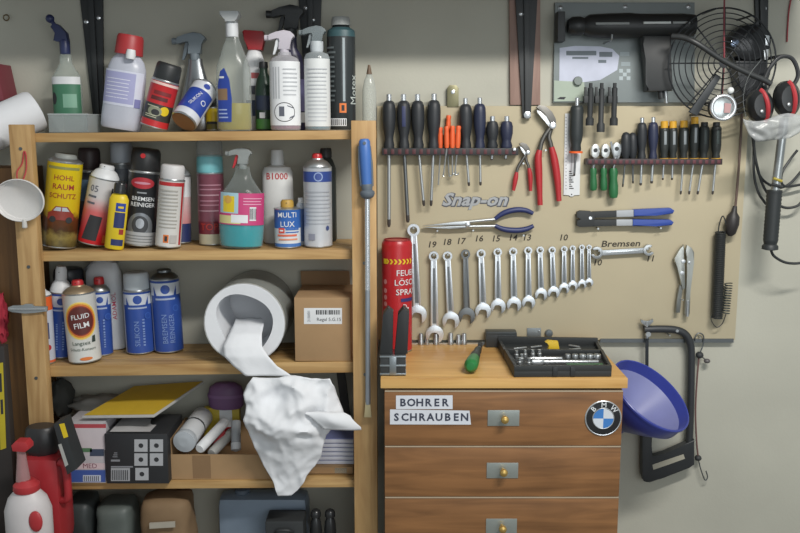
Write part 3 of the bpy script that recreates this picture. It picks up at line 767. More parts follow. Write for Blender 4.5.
m_.lathe(PAPER, [(0, L_-.01), (r*.95, L_-.01), (r*.95, L_)], Mx, 32, close=False)
m_.build('roll', roll, angle=60)
m_ = MB(); m_.lathe(clear('#8A8E8C', .38, .12), [(r*1.004,.004),(r*1.012,.03),(r*1.006,.06),(r*1.014,.1),(r*1.006,.14),(r*1.01,L_)], Mx, 40, close=False)
m_.build('plastic_wrapper', roll, 'crinkled see-through wrapper around the roll')
def lump(x, z, s=1):
    return noise.noise(V((x*13, z*13, 1.7)))*.014*s + noise.noise(V((x*60, z*60, 4.2)))*.0014*s + (abs(noise.noise(V((x*12+z*6, z*15-x*5, 9))))-.2)*.036*s + (abs(noise.noise(V((x*34-z*20, z*30+x*9, 3))))-.2)*.012*s
def Lc(px, py, Y): return P(px, py, Y)-roll.location
rows = [(236,262,318,-.12),(234,264,324,-.175),(229,262,334,-.215),(223,262,346,-.235),(224,268,356,-.245),(233,277,366,-.25),(246,292,376,-.25)]
rows2 = [(253,330,377,-.25),(247,334,385,-.252),(243,336,394,-.258),(246,339,403,-.262),(246,343,412,-.265),(243,345,420,-.268),(246,334,428,-.268),(249,326,436,-.262),(254,323,446,-.255),(259,321,457,-.25),(264,315,466,-.247),(269,307,475,-.245),(273,304,482,-.244),(276,298,490,-.243),(278,291,495.5,-.243)]
def sheet(rs, bump):
    n = len(rs)-1
    def fn(u, v):
        t = v*n; i = min(int(t), n-1); f = t-i; A, B = rs[i], rs[i+1]
        q = [A[j]+(B[j]-A[j])*f for j in range(4)]
        px = q[0]+(q[1]-q[0])*u
        am = bump*(1-.55*max(0, min(1, (v-.4)/.2))) if bump == 1 else bump
        p = Lc(px, q[2]+1.6*sin(u*9)*am*(1-v), q[3]); cu = sin(PI*u)
        p.y += -.03*cu*am*sin(PI*min(1, v*1.2)) + lump(p.x, p.z, am)
        return p
    return fn
m_ = MB(); m_.grid(PAPER, sheet(rows, .25), 12, 30); m_.build('pulled_strip', roll, angle=80, solid=.0012)
m_ = MB(); m_.grid(PAPER, sheet(rows2, 1.0), 44, 60)
m_.build('crumpled_sheet', roll, 'crumpled white paper hanging to a point over the shelf below', angle=60, solid=.0012)
# torn curl at the side
m_ = MB(); tr_ = [(300,338,412,-.285),(304,352,418,-.29),(306,361,424,-.29),(310,362,429,-.288)]
m_.grid(PAPER, sheet([(300,342,412,-.282),(308,350,416,-.286),(314,354,421,-.288),(321,361,427,-.287),(323,361.5,430,-.286)], .22), 16, 8); m_.build('torn_edge', roll, angle=70, solid=.0012)

# carton beside the roll
bx0, bx1 = on(294, 3, -.2), on(352, 3, -.2); k = S(320, 330, -.2)
cb = thing('cardboard_box', 'brown cardboard box with a white barcode label beside the paper roll', 'box', ((bx0.x+bx1.x)/2, -.11, bx0.z+.001))
w2 = (bx1.x-bx0.x)/2-.003; hb = (P(320, 298, -.2).z-bx0.z)
MB().box(CARD, (-w2, -.09, 0), (w2, .09, hb), bev=.002).build('carton', cb)
m_ = MB()
m_.hexa(CARDD, [V(p) for p in ((-w2-.002,.086,hb),(w2-.01,.086,hb),(w2-.01,.09,hb),(-w2-.002,.09,hb),(-w2-.004,.09,hb+.035),(w2-.012,.09,hb+.035),(w2-.012,.093,hb+.035),(-w2-.004,.093,hb+.035))])
m_.build('flap', cb)
def onbox(px, py, dy=0): q = P(px, py, -.2)-cb.location; q.y = -.0903-dy; return q
m_ = MB()
def qd(m, fn, x0, y0, x1, y1, dy=0): m_.faces(m, [fn(x0,y1,dy), fn(x1,y1,dy), fn(x1,y0,dy), fn(x0,y0,dy)], [(0,1,2,3)])
qd(WHITE, onbox, 304, 308, 342, 324)
for j in range(14): qd(INK, onbox, 316+1.8*j, 310, 316+1.8*j+random.choice((.6,1,1.3)), 314.5, .0003)
o_ = onbox(329, 319.5, .0004); sz = 24*k/textw('Regal 5.G.15', 1)
m_.text(INK, 'Regal 5.G.15', sz, lambda x, y: o_+V((x, 0, y)))
o3 = onbox(309, 316, .0004); m_.text(TXT, '210001', 11*k/textw('210001', 1), lambda x, y: o3+V((-y, 0, x)))
m_.build('shipping_label', cb, 'white barcode label')

# ===== fourth shelf
def boxon(name, label, x0, x1, ytop, yf, dep, m, sh=4, grp=None, lift=0, cat='box', rot=0):
    a_, b_ = on(x0, sh, yf), on(x1, sh, yf)
    t = thing(name, label, cat, ((a_.x+b_.x)/2, yf, max(a_.z, b_.z)+.0005+lift), grp)
    w_ = (b_.x-a_.x)/2; h_ = P((x0+x1)/2, ytop, yf).z-t.location.z
    MB().box(m, (-w_, 0, 0), (w_, dep, h_), bev=.0015).build('carton', t)
    t.rotation_euler.z = R(rot)
    def fn(px, py, dy=0): q = P(px, py, yf)-t.location; q.y = -.0004-dy; return q
    return t, fn, w_, h_
t, fn, w_, h_ = boxon('product_box', 'white, red and blue carton beside the black carton', 68, 106, 424, -.215, .1, mat('#C4C0C4', .5))
m_ = MB(); qd(mat('#B84850', .5), fn, 68, 424, 106, 428); qd(mat('#D6CCD0', .5), fn, 68, 428, 106, 450); qd(mat('#56805A', .5), fn, 72, 448, 92, 452, .0002); qd(mat('#3C4A60', .5), fn, 90, 449, 104, 456, .0002)
qd(mat('#3E5CA8', .5), fn, 68.5, 470, 105.5, 482); qd(mat('#C8D0E0', .5), fn, 83, 475, 101, 481.5, .0002)
for j in range(8): qd(INK, fn, 84+2*j, 476, 84.8+2*j, 481, .0004)
qd(mat('#DCC8CC', .5), fn, 74, 463, 105, 469, .0002); o_ = fn(90, 466, .0005); m_.text(mat('#7C3C50'), 'MED', 14*k/textw('MED', 1), lambda x, y: o_+V((x, 0, y)))
m_.build('printing', t)
t, fn, w_, h_ = boxon('product_box', 'black carton with small white icon squares and a barcode', 107, 169, 434, -.222, .15, mat('#1E2024', .5))
m_ = MB()
for (cx_, cy_) in ((141,445.5),(156.5,445.5),(141,459.5),(156.5,459.5),(142,474)):
    qd(mat('#B4B6BA', .5), fn, cx_-6.6, cy_-6.2, cx_+6.6, cy_+6.2)
    q = fn(cx_, cy_, .0004); m_.faces(INK, [q+V((.006*cos(a_*PI/5), 0, .006*sin(a_*PI/5))) for a_ in range(10)], [tuple(range(10))])
qd(mat('#A8AAAE', .5), fn, 111, 468, 130, 481)
for j in range(9): qd(INK, fn, 112+1.9*j, 470, 112.9+1.9*j, 480, .0004)
qd(mat('#8C8E94', .5), fn, 111, 459.5, 120, 461.5); qd(mat('#8C8E94', .5), fn, 111, 466, 133, 467.5)
o_ = fn(115, 454, .0004)
for j in range(3): m_.faces(mat('#8C8E94', .5), [o_+V((-.006+.002*j, 0, -.008+.005*j)), o_+V((.006, 0, -.008+.005*j)), o_+V((.006, 0, -.006+.005*j)), o_+V((-.006+.002*j, 0, -.006+.005*j))], [(0,1,2,3)])
m_.build('printing', t)
bx_top = t.location.z+h_
m_ = MB(); m_.grid(mat('#C0BEBE', .7), lambda u, v: V((-w_+.01+(w_*1.3)*u, .01+.1*v, h_+.0012+.004*sin(u*5)*v+.001)), 10, 4); sh_ = m_.build('paper_sheet'); sh_.location = t.location
tag(sh_, 'thin pale paper lying on top of the black carton', 'paper')
# crumpled grey cloth stack behind / above
def blob(name, label, cat, px, py, Y, rx, ry_, rz, m, amp=.25, fq=9, base=None, seg=28, sq=1.0, grp=None):
    o = P(px, py, Y); m_ = MB(); vs = []
    n = seg//2
    def fn(u, v):
        a_, b_ = 2*PI*u, PI*v
        x, y, z = sin(b_)*sin(a_), -sin(b_)*cos(a_), -cos(b_)
        if sq != 1.0: x, y, z = [math.copysign(abs(c)**sq, c) for c in (x, y, z)]
        d = 1+amp*noise.noise(V((x*fq*.25+px, y*fq*.25, z*fq*.25)))+amp*.4*noise.noise(V((x*fq*.7, y*fq*.7+py, z*fq*.7)))
        return V((x*rx*d, y*ry_*d, z*rz*d))
    m_.grid(m, fn, seg, n)
    bmesh.ops.remove_doubles(m_.bm, verts=m_.bm.verts, dist=1e-5)
    ob = m_.build(name, angle=60); ob.location = o
    if label: tag(ob, label, cat, grp)
    return ob
blob('cloth_bundle', 'grey rumpled cloth bundle lying on the cartons behind the yellow board', 'cloth', 100, 405, -.06, .08, .04, .026, mat('#8C8A84', .9), .3)
blob('dark_bag', 'dark bag at the back of the fourth shelf beside the upright', 'bag', 61, 398, -.06, .03, .04, .05, mat('#3A3C38', .8), .3)
# yellow board resting on the cartons
pts = [P(82,416,-.2), P(154,415,-.2), P(204,381,-.03), P(134,386,-.03)]
o = (pts[0]+pts[2])/2; up = V((0,0,.0065))
yb_ = thing('yellow_board', 'thin yellow panel lying slanted on top of the cartons', 'board', o)
m_ = MB(); YB = mat('#CDAA28', .5)
m_.hexa(mat('#B9B8B4', .6), [p-o-up for p in pts]+[p-o for p in pts], .0008); m_.build('panel', yb_)
m_ = MB(); m_.faces(YB, [p-o+V((0,0,.0006))+((o-p)*.025) for p in pts], [(0,1,2,3)]); m_.build('yellow_face', yb_)
# things under / between
bp_ = blob('black_pouch', 'black pouch squeezed on the black carton under the yellow board', 'pouch', 140, 424, -.11, .045, .04, .013, BLKM, .15); bp_.location.z = bx_top+.021
# open cardboard tray holding tubes
a_, b_ = on(171, 4, -.195), on(272, 4, -.195); k = S(220, 470, -.195)
ty = thing('cardboard_tray', 'open cardboard tray full of white tubes', 'box', ((a_.x+b_.x)/2, -.11, a_.z+.001)); w2 = (b_.x-a_.x)/2; hh = P(220,455,-.195).z-a_.z
m_ = MB()
for A_, B_ in (((-w2,-.085,0),(w2,-.082,hh)), ((-w2,.082,0),(w2,.085,hh+.03)), ((-w2,-.082,0),(-w2+.003,.082,hh+.04)), ((w2-.003,-.082,0),(w2,.082,hh)), ((-w2+.003,-.082,0),(w2-.003,.082,.003))): m_.box(CARD, A_, B_)
m_.build('tray', ty)
m_ = MB(); m_.faces(CARDD, [V((-w2+.055,-.0854,.002)), V((-w2+.1,-.0854,.002)), V((-w2+.1,-.0854,hh-.002)), V((-w2+.055,-.0854,hh-.002))], [(0,1,2,3)]); m_.build('tape', ty)
def lying(name, label, f, b, r_, m, cat='tube', caps=None, ring=None):
    t = thing(name, label, cat, f, 'tubes in the cardboard tray'); M_ = axis((0,0,0), b-f); L = (b-f).length
    MB().lathe(m, [(0,.002),(r_*.8,.002),(r_,.006),(r_,L-.004),(r_*.9,L),(0,L)], M_, 20).build('body', t)
    if caps: MB().lathe(caps, [(0,-.001),(r_*.3,-.004),(r_*.6,-.002),(r_*1.02,.0),(r_*1.04,.003),(r_*1.04,.016),(r_*1.0,.018)], M_, 20, close=False).build('end_cap', t)
    if ring: MB().lathe(ring, [(r_*1.03,L*.52),(r_*1.03,L*.56)], M_, 20, close=False).build('band', t)
    return t
k = S(190, 445, -.19)
lying('white_tube', 'thick white cartridge with a black band pointing out of the tray', P(184,442,-.2), P(203,416,-.06), 11*k, MILK, caps=mat('#B8BEC4', .4), ring=BLK)
lying('white_tube', 'thin white tube with a red tail lying next to the banded cartridge', P(199,449.5,-.2), P(225,422,-.08), 5.2*k, WHITE)
lying('white_tube', 'pale grey tube in the tray partly behind the thin white tube', P(211,454,-.17), P(232,432,-.06), 5*k, mat('#B8B8B4', .5))
lying('glue_tube', 'upright pale tube leaning at the end of the tray near the hanging paper', P(236,450,-.12), P(236,421,-.08), 5*k, mat('#A8ACB0', .45), caps=WHITE)
t = thing('red_tail', 'red capped tube end between the white tubes and the yellow box', 'tube', P(216,446,-.12)); 
MB().lathe(mat('#A83038', .5), [(0,0),(5*k,0),(5*k,.04),(3*k,.05),(0,.05)], axis((0,0,0), P(224,424,-.07)-P(216,446,-.12)), 14).build('body', t); t.name = 'red_tube'
# yellow white red small box and purple tub
q0, q1 = P(204, 430, -.055), P(239, 408, -.055)
yb2 = thing('small_box', 'small yellow, white and red box at the back of the cardboard tray', 'box', ((q0.x+q1.x)/2, -.055, P(220, 437, -.055).z)); hw = (q1.x-q0.x)/2; zt = q1.z-yb2.location.z
MB().box(mat('#C8B030', .5), (-hw, 0, 0), (hw, .02, zt), bev=.001).build('carton', yb2)
m_ = MB(); m_.faces(WHITE, [V((-hw*.1,-.0004,zt*.3)), V((hw*.6,-.0004,zt*.3)), V((hw*.6,-.0004,zt)), V((-hw*.1,-.0004,zt))], [(0,1,2,3)]); m_.faces(RED, [V((-hw*.2,-.0006,0)), V((hw,-.0006,0)), V((hw,-.0006,zt*.35)), V((-hw*.2,-.0006,zt*.35))], [(0,1,2,3)]); m_.build('printing', yb2)
pu = P(226, 407, -.06); k = S(226, 400, -.06)
pt = thing('purple_tub', 'round purple tub standing on the small yellow box', 'tub', (pu.x, -.055, yb2.location.z+zt+.001))
MB().lathe(mat('#6E4A74', .5), [(0,0),(15*k,0),(17.5*k,3*k),(18*k,14*k),(16*k,22*k),(10*k,26*k),(0,27*k)], None, 26, 1, .55).build('body', pt)
MB().lathe(mat('#7E5A84', .5), [(18.4*k,12*k),(18.6*k,13*k),(18.4*k,15*k)], None, 26, 1, .55, close=False).build('rim', pt)
# carton and stacked folded sheets at the end of the shelf
t, fn, w_, h_ = boxon('cardboard_box', 'flat cardboard box under the striped folded sheets', 272, 353, 467, -.17, .15, CARD)
m_ = MB(); m_.box(clear('#B8AE9C', .4), (w_*.55, -.0006, .002), (w_*.85, -.0003, h_-.002)); m_.build('tape', t)
zt = t.location.z+h_
for j in range(6):
    st = thing('folded_sheet', 'white folded sheet with blue edges in the pile on the flat cardboard box', 'paper', (t.location.x+w_*.28, -.155, zt+.0012+j*.0112), 'pile of folded sheets')
    MB().box(mat('#D0D2DE', .7), (-.075, 0, 0), (.075, .11, .0088), bev=.002).build('sheet', st)
    MB().box(mat('#7C84B4', .7), (-.0745, .004, .0089), (.0745, .108, .0102)).build('blue_edge', st)
q = P(348, 403, -.14); t = thing('dark_board', 'dark narrow board leaning at the end of the fourth shelf by the right upright', 'board', (P(350,470,-.02).x, -.012, shelf_z(4, q.x)+.001))
MB().box(mat('#2E2C2A', .6), (-.01, -.006, 0), (.012, .006, .25), Matrix.Rotation(R(-6), 4, 'Y'), .001).build('board', t)
# ===== lowest row
z5 = shelf_z(5, 0)
def low(px, Y): q = on(px, 5, Y); return q
def rbag(name, label, px, ytop, wpx, Y, m, dep=.06, lab=None, cat='bag'):
    q = low(px, Y); k = S(px, 520, Y); h_ = P(px, ytop, Y).z-q.z
    t = thing(name, label, cat, q); rx = wpx*k/2
    m_ = MB()
    def fn(u, v):
        a_ = 2*PI*u; x = math.copysign(abs(sin(a_))**.55, sin(a_))*rx; y = -math.copysign(abs(cos(a_))**.55, cos(a_))*dep
        s = 1-.12*v-.5*max(0, v-.85)/.15*.35; zz = h_*min(1, v/.93)
        if v > .93: s *= max(0, (1-v)/.07)
        p = V((x*s, y*s, zz)); n_ = noise.noise(p*22+V((px, 0, 0)))*.006; return p+V((n_, n_*.8, n_*.6*(v > .05)))
    m_.grid(m, fn, 32, 22); bmesh.ops.remove_doubles(m_.bm, verts=m_.bm.verts, dist=1e-5)
    m_.build('body', t, angle=70); return t, k, h_
t, k, h_ = rbag('paper_bag', 'brown paper bag with a pale label on the lowest shelf', 172, 494, 54, -.15, mat('#83694A', .8))
m_ = MB(); q0 = P(149, 522, -.2175)-t.location; q1 = P(175, 529, -.2175)-t.location
m_.hexa(mat('#B0AA9C', .7), [V((q0.x, -.0665, q1.z)), V((q1.x, -.0665, q1.z+.004)), V((q1.x, -.062, q1.z+.004)), V((q0.x, -.062, q1.z)), V((q0.x, -.0665, q0.z-.004)), V((q1.x, -.0665, q0.z)), V((q1.x, -.062, q0.z)), V((q0.x, -.062, q0.z-.004))]); m_.build('label', t)
rbag('plastic_bag', 'grey-green plastic bag beside the brown paper bag', 122, 500, 40, -.13, mat('#5C6460', .5))
rbag('plastic_bag', 'dark bag on the lowest shelf beside the red canister', 88, 496, 30, -.12, mat('#343A3A', .5))
q = low(268, -.09); k = S(268, 510, -.09); t = thing('plastic_canister', 'blue-grey plastic canister behind the hanging paper tip on the lowest shelf', 'canister', q); h_ = P(268, 492, -.09).z-q.z
MB().box(mat('#7C8C9E', .4), (-48*k, -.02, 0), (42*k, .06, h_-.01), bev=.025).build('body', t)
MB().lathe(mat('#54606E', .5), [(.018,0),(.02,.002),(.02,.012),(.016,.014),(0,.014)], T(-25*k, .02, h_-.011), 18).build('cap', t)
q = low(302, -.165); k = S(302, 522, -.165); h_ = P(300, 516, -.165).z-q.z
t = thing('black_case', 'black case on the lowest shelf in front of the blue-grey canister', 'case', (q.x-.02, q.y, q.z))
MB().box(BLKM, (-26*k, -.03, 0), (12*k, .04, h_), bev=.006).build('body', t); MB().tube(BLKM, spline([V((-16*k,-.032,h_-.03)),V((-12*k,-.045,h_-.018)),V((-2*k,-.045,h_-.018)),V((2*k,-.032,h_-.03))], 5), .004, 8).build('handle', t)
for px, lb in ((317, 'black bottle next to the black case on the lowest shelf'), (331, 'black bottle nearest the right upright on the lowest shelf')):
    q = low(px, -.16); h_ = P(px, 516, -.16).z-q.z; t = thing('dark_bottle', lb, 'bottle', q, 'black bottles on the lowest shelf')
    MB().lathe(BLKG, [(0,0),(.014,0),(.0155,.003),(.0155,h_*.8),(.0135,h_*.93),(.008,h_),(0,h_)], None, 20).build('body', t)
    MB().lathe(BLKG, [(.009,h_-.002),(.0135,h_),(.0135,h_+.009),(.011,h_+.015),(.006,h_+.0185),(0,h_+.0195)], None, 16).build('cap', t)

# ===== left edge
a_, b_ = P(-30, 145, -.06), P(31, 145, -.06)
bw = thing('brown_cabinet', 'brown wooden cabinet side standing left of the pine shelf', 'cabinet', ((a_.x+b_.x)/2-.03, -.06, 0))
hw = .11; MB().box(brownwood, (-hw, -.1, .05), (hw, .055, P(0, 168, -.16).z), bev=.002).build('side_panel', bw)
MB().box(brownwood, (-hw+.01, -.09, 0), (hw-.01, .05, .0495)).build('plinth', bw)
# low bench holding the sprayers (its top lies below the picture)
zb = .47
bn = thing('low_bench', 'low wooden bench carrying the red canisters', 'bench', (P(20,533,-.36).x, -.36, 0))
MB().box(brownwood, (-.22, -.1, zb-.025), (.16, .1, zb), bev=.002).build('top', bn)
for sx_ in (-.2, .14):
    for sy_ in (-.08, .08): MB().box(brownwood, (sx_-.015, sy_-.015, 0), (sx_+.015, sy_+.015, zb-.0255)).build('leg', bn)
q = P(30, 533, -.4); k = S(28, 490, -.4)
rs = thing('sprayer_bottle', 'white sprayer bottle with red collar and red trigger', 'spray bottle', (P(27,490,-.4).x, -.4, zb+.001))
hz = P(27, 505, -.4).z-zb
MB().lathe(mat('#D2CCCC', .45), [(0,0),(21*k,0),(23*k,3*k),(23*k,hz-4*k),(19*k,hz+8*k),(12*k,hz+16*k),(9*k,hz+20*k),(0,hz+20*k)], None, 26, 1, .8).build('body', rs)
MB().lathe(mat('#B42A30', .4), [(12*k,hz+15*k),(13*k,hz+17*k),(12.6*k,hz+22*k),(7*k,hz+27*k),(0,hz+27*k)], None, 22).build('collar', rs)
MB().lathe(clear('#B89090', .6), [(7*k,hz+26*k),(4.4*k,hz+50*k),(4*k,hz+59*k),(0,hz+59*k)], T(-3*k,0,0), 16).build('neck', rs)
m_ = MB(); m_.prism(mat('#B42A30', .4), [(x*k, hz+y*k) for x, y in [(-9,58),(-10,64),(-6,68),(4,68),(7,64),(7,60),(3,57)]], -.014, .014, .003); m_.build('spray_head', rs)
m_ = MB(); 
m_.ball(mat('#B42A30', .4), (14*k, -17*k, hz-10*k), 10*k, (.7,.25,1.1)); m_.build('emblem', rs, 'red patch on the bottle')
q = P(48, 480, -.3); k = S(50, 470, -.3)
rcn = thing('petrol_canister', 'red plastic canister with a black collar behind the white sprayer', 'canister', (P(47,480,-.3).x, -.3, zb+.001))
hz = P(48, 452, -.3).z-zb
m_ = MB(); m_.box(mat('#A8222A', .35), (-21*k, -.045, 0), (20*k, .05, hz), bev=.028); m_.build('body', rcn)
m_ = MB(); m_.lathe(mat('#201E20', .4), [(13*k,hz-.004),(17*k,hz+4*k),(17*k,hz+14*k),(15*k,hz+25*k),(13*k,hz+27*k),(0,hz+27*k)], T(-2*k, 0, 0), 24, 1, .8); m_.build('collar', rcn)
m_ = MB(); m_.tube(mat('#A8222A', .35), spline([V((19*k,-.03,hz-6*k)),V((25*k,-.035,hz-10*k)),V((26*k,-.035,hz-40*k)),V((19*k,-.03,hz-46*k))], 6), .009, 10); m_.build('handle', rcn)
q = Pix('black_box', 'slim black box with a yellow corner sticker leaning on the red canister', 'box', 64, 446, -.362)
m_ = MB(); m_.prism(BLKM, q.poly([(54,424),(62,421),(78,468),(68,474)]), -.004, .05, .001); m_.build('carton', q.root)
m_ = MB(); m_.prism(YEL, q.poly([(60,423.5),(65,422.5),(69,436),(64.5,437.5)]), -.0048, -.0041); m_.prism(mat('#B0B0AC'), q.poly([(59,444),(62,443),(69,464),(66,466)]), -.0048, -.0041); m_.build('stickers', q.root)
q = Pix('spirit_level', 'black bar with a yellow lettered strip standing at the edge of the picture', 'tool', 4, 450, -.27)
zlow = zb+.002-q.o.z
a_ = q(-14, 345); b_ = q(6, 345)
m_ = MB(); m_.box(mat('#2A2422', .6), (a_.x, -.012, zlow), (b_.x, .012, a_.z), bev=.002); m_.build('bar', q.root)
m_ = MB(); m_.prism(mat('#C8B41E', .5), q.poly([(0,362),(5.4,361),(8.6,446),(3,448)]), -.0135, -.0122); m_.prism(INK, q.poly([(1.6,372),(4,371.5),(4.7,390),(2.3,390.5)]), -.0139, -.0136); m_.prism(INK, q.poly([(3,398),(5.4,397.5),(6,412),(3.6,412.5)]), -.0139, -.0136); m_.build('yellow_strip', q.root)
rg = blob('hanging_rag', 'crumpled red rag hanging on the brown cabinet at the edge of the picture', 'cloth', -2, 316, -.186, .022, .016, .06, mat('#B02038', .8), .5, 16)

# white funnel on a red cord
fu = Pix('plastic_funnel', 'milky white plastic funnel hanging by a red cord on the shelf upright', 'funnel', 20, 200, PF-.03)
k = fu.k; MF = Matrix.Rotation(R(96), 4, 'X') @ Matrix.Rotation(R(0), 4, 'Z')
m_ = MB(); rf = 24.5*k
m_.lathe(clear('#E2E0DE', .8, .35), [(rf*1.0,.008),(rf*1.03,.007),(rf*1.03,.003),(rf,.0),(rf*.93,-.002),(rf*.9,-.006),(rf*.62,-.012),(rf*.25,-.017),(rf*.08,-.018),(0,-.018)], MF, 36, 1, .86, close=False); m_.build('cone', fu.root)
m_ = MB(); m_.lathe(clear('#D4D2CE', .75, .35), [(.004,.0),(.006,.002),(.005,.016),(.0035,.02)], T(rf*.12, .0, -rf*.87-.016), 14); m_.build('hanging_lug', fu.root)
m_ = MB(); m_.tube(mat('#B8323A', .7), spline([fu(15,182,.012), fu(13,172,.022), fu(17,164,.027), fu(19,152,.0265), fu(21,156,.0265), fu(21.5,170,.025), fu(20,182,.014)], 6), .0016, 6); m_.build('cord', fu.root)

# pry bar on the right upright
pb = Pix('pry_bar', 'long pry bar with a blue and grey handle hanging on the right upright', 'pry bar', 366, 280, PF-.018)
M = axis(pb(364.3,138.5), pb(366.8,186)); L = (pb(366.8,186)-pb(364.3,138.5)).length; k = pb.k
m_ = MB(); m_.lathe(mat('#3C6CB4', .45), [(0,0),(4*k,.001),(5.5*k,.006),(5.8*k,L*.4),(5.4*k,L*.8),(5*k,L,),(0,L)], M, 18); m_.build('handle', pb.root)
m_ = MB(); GR = mat('#5A646E', .55)
M2 = axis(pb(366.8,184), pb(367.5,196)); m_.lathe(GR, [(5.3*k,0),(5.8*k,.004),(5.2*k,.014),(7.2*k,.018),(7.4*k,.023),(6*k,.03),(3*k,.034),(0,.034)], M2, 18)
for sd in (-1, 1): m_.tube(GR, [pb(364.3+sd*5,146), pb(365.5+sd*6,165), pb(366.8+sd*5.4,186)], .0035, 8)
m_.build('grip_guard', pb.root)
m_ = MB(); m_.lathe(GR, [(0,0),(1.6*k,0),(1.6*k,.0015),(0,.0015)], T(*(pb(364.7,143)+V((0,-5.4*k,0)))) @ Matrix.Rotation(PI/2, 4, 'X'), 10); m_.build('hanging_hole', pb.root)
m_ = MB(); m_.tube(CHROME, [pb(367.3,194), pb(367.6,290)], 2.7*k, 14); m_.tube(mat('#A4ACB4', .45, .6), [pb(367.6,290), pb(368,404)], [2.5*k, 2.7*k], 14); m_.build('shaft', pb.root)
m_ = MB(); m_.prism(BRASS if 0 else mat('#D6C89C', .4, .2), pb.poly([(365.4,402),(370.2,402),(371.6,417),(364.2,417)]), -.0035, .0035, .001); m_.build('tip', pb.root)
m_ = MB(); m_.tube(STEEL, [V((pb(364.7,143).x, PF-.001-pb.o.y, pb(364.7,142).z)), V((pb(364.7,143).x, -.004, pb(364.7,142).z))], .0016, 8); m_.build('screw', pb.root)
# ============================================================ tools on the panel
GW, GSD = 'combination wrenches on the tool panel', 'screwdrivers in the tool rails'
HOLE = mat('#6A5238', .7)
def nail(px, py, r=.0013, out=.014):
    q = pl(px, py); m_ = MB()
    m_.lathe(STEEL, [(r,-.0004),(r,out),(r*2,out),(r*2,out+.0012),(0,out+.0012)], T(*q) @ Matrix.Rotation(PI/2, 4, 'X'), 8)
    m_.build('nail', panel)
WR = [  # ring x, y, jaw x, y, ring radius, jaw radius, shaft width (px)
 (413.5,230,417.4,314.5,6.2,8.5,6.0,'largest polished wrench, its shaft partly behind the red extinguisher can'),
 (433.7,256,434.6,334.5,4.9,8.2,5.8,'polished wrench hanging under the handwritten number 19'),
 (447.5,256,450.8,320.5,4.8,7.8,5.4,'polished wrench hanging under the handwritten number 18'),
 (465.5,254,466.7,316,4.6,7.6,4.8,'duller darker wrench hanging under the handwritten number 17'),
 (481,253.5,483,311,4.5,7.2,5.2,'polished wrench hanging under the handwritten number 16'),
 (497.6,252,498,306.5,4.2,6.8,5.0,'polished wrench hanging under the handwritten number 15'),
 (513,251.5,514,304.5,4.1,6.6,4.9,'polished wrench hanging under the handwritten number 14'),
 (528,250.5,528.5,302.5,4.0,6.0,4.6,'polished wrench hanging under the handwritten number 13'),
 (540,250,541,294.5,3.7,5.6,4.4,'first unnumbered wrench right after the one marked 13'),
 (552,250,553.5,292.5,3.6,5.4,4.2,'unnumbered wrench just before the one marked 10'),
 (564,249,564,288.5,3.2,4.8,3.9,'small polished wrench hanging under the upper handwritten 10'),
 (572.6,248.2,572.6,285.8,3.0,4.4,3.5,'third smallest wrench, next to the one under the upper handwritten 10'),
 (581.7,247.2,582,284.3,2.8,4.0,3.3,'second smallest wrench, next to last in the hanging row'),
 (588.8,247.2,589,282.6,2.6,3.7,3.0,'smallest wrench, last in the row beside the horizontal brake wrench')]
def wrench(rx, ry, jx, jy, rr, jr_, sw, label):
    Y = -.0255; w = Pix('combination_wrench', label, 'wrench', rx, ry, Y, GW); k = w.k
    m = DULL if 'duller' in label else mat('#DCE1E6', .33, .8, .05)
    a_, b_ = w(rx, ry), w(jx, jy); d = (b_-a_).normalized(); n_ = V((d.z, 0, -d.x)); L = (b_-a_).length
    hw = sw*k*.56; R1 = rr*k; J = jr_*k*1.12
    MB().annulus(m, (a_.x, a_.z), R1, R1*.6, -.0045, .0045, 24).build('ring_end', w.root)
    s0, s1 = a_+d*R1*.86, b_-d*J*.72
    m_ = MB()
    def q(p, o): c = p+n_*o; return (c.x, c.z)
    m_.prism(m, [q(s0,-hw*.75), q(s0,hw*.75), q(s1,hw*1.1), q(s1,-hw*1.1)], -.0012, .003)
    for sg in (-1, 1):
        m_.prism(m, [q(s0,sg*hw*.35), q(s0,sg*hw*.95), q(s1,sg*hw*1.25), q(s1,sg*hw*.7)], -.0033, -.0010, .0006)
    m_.prism(DULL, [q(s0+d*L*.1,-hw*.3), q(s0+d*L*.1,hw*.3), q(s1-d*L*.06,hw*.55), q(s1-d*L*.06,-hw*.55)], -.0016, -.0011)
    m_.build('shaft', w.root)
    dj = (Matrix.Rotation(R(12), 3, 'Y') @ d); nj = V((dj.z, 0, -dj.x)); pts = []
    for t in range(0, 19):
        a2 = R(36+(360-72)*t/18); p = b_+dj*J*cos(a2)*1.05+nj*J*sin(a2); pts.append((p.x, p.z))
    g = J*.5
    for t in range(0, 7):
        a2 = R(-90-180*t/6); p = b_+dj*(-.05*J+g*.45*cos(a2+PI) if 0 else -.02*J-g*.5*cos(R(-90+180*t/6)))+nj*(g*sin(R(-90+180*t/6))); pts.append((p.x, p.z))
    MB().prism(m, pts, -.0042, .0042, .0008).build('open_end', w.root)
    nail(rx, ry-rr*.42)
for w_ in WR: wrench(*w_)
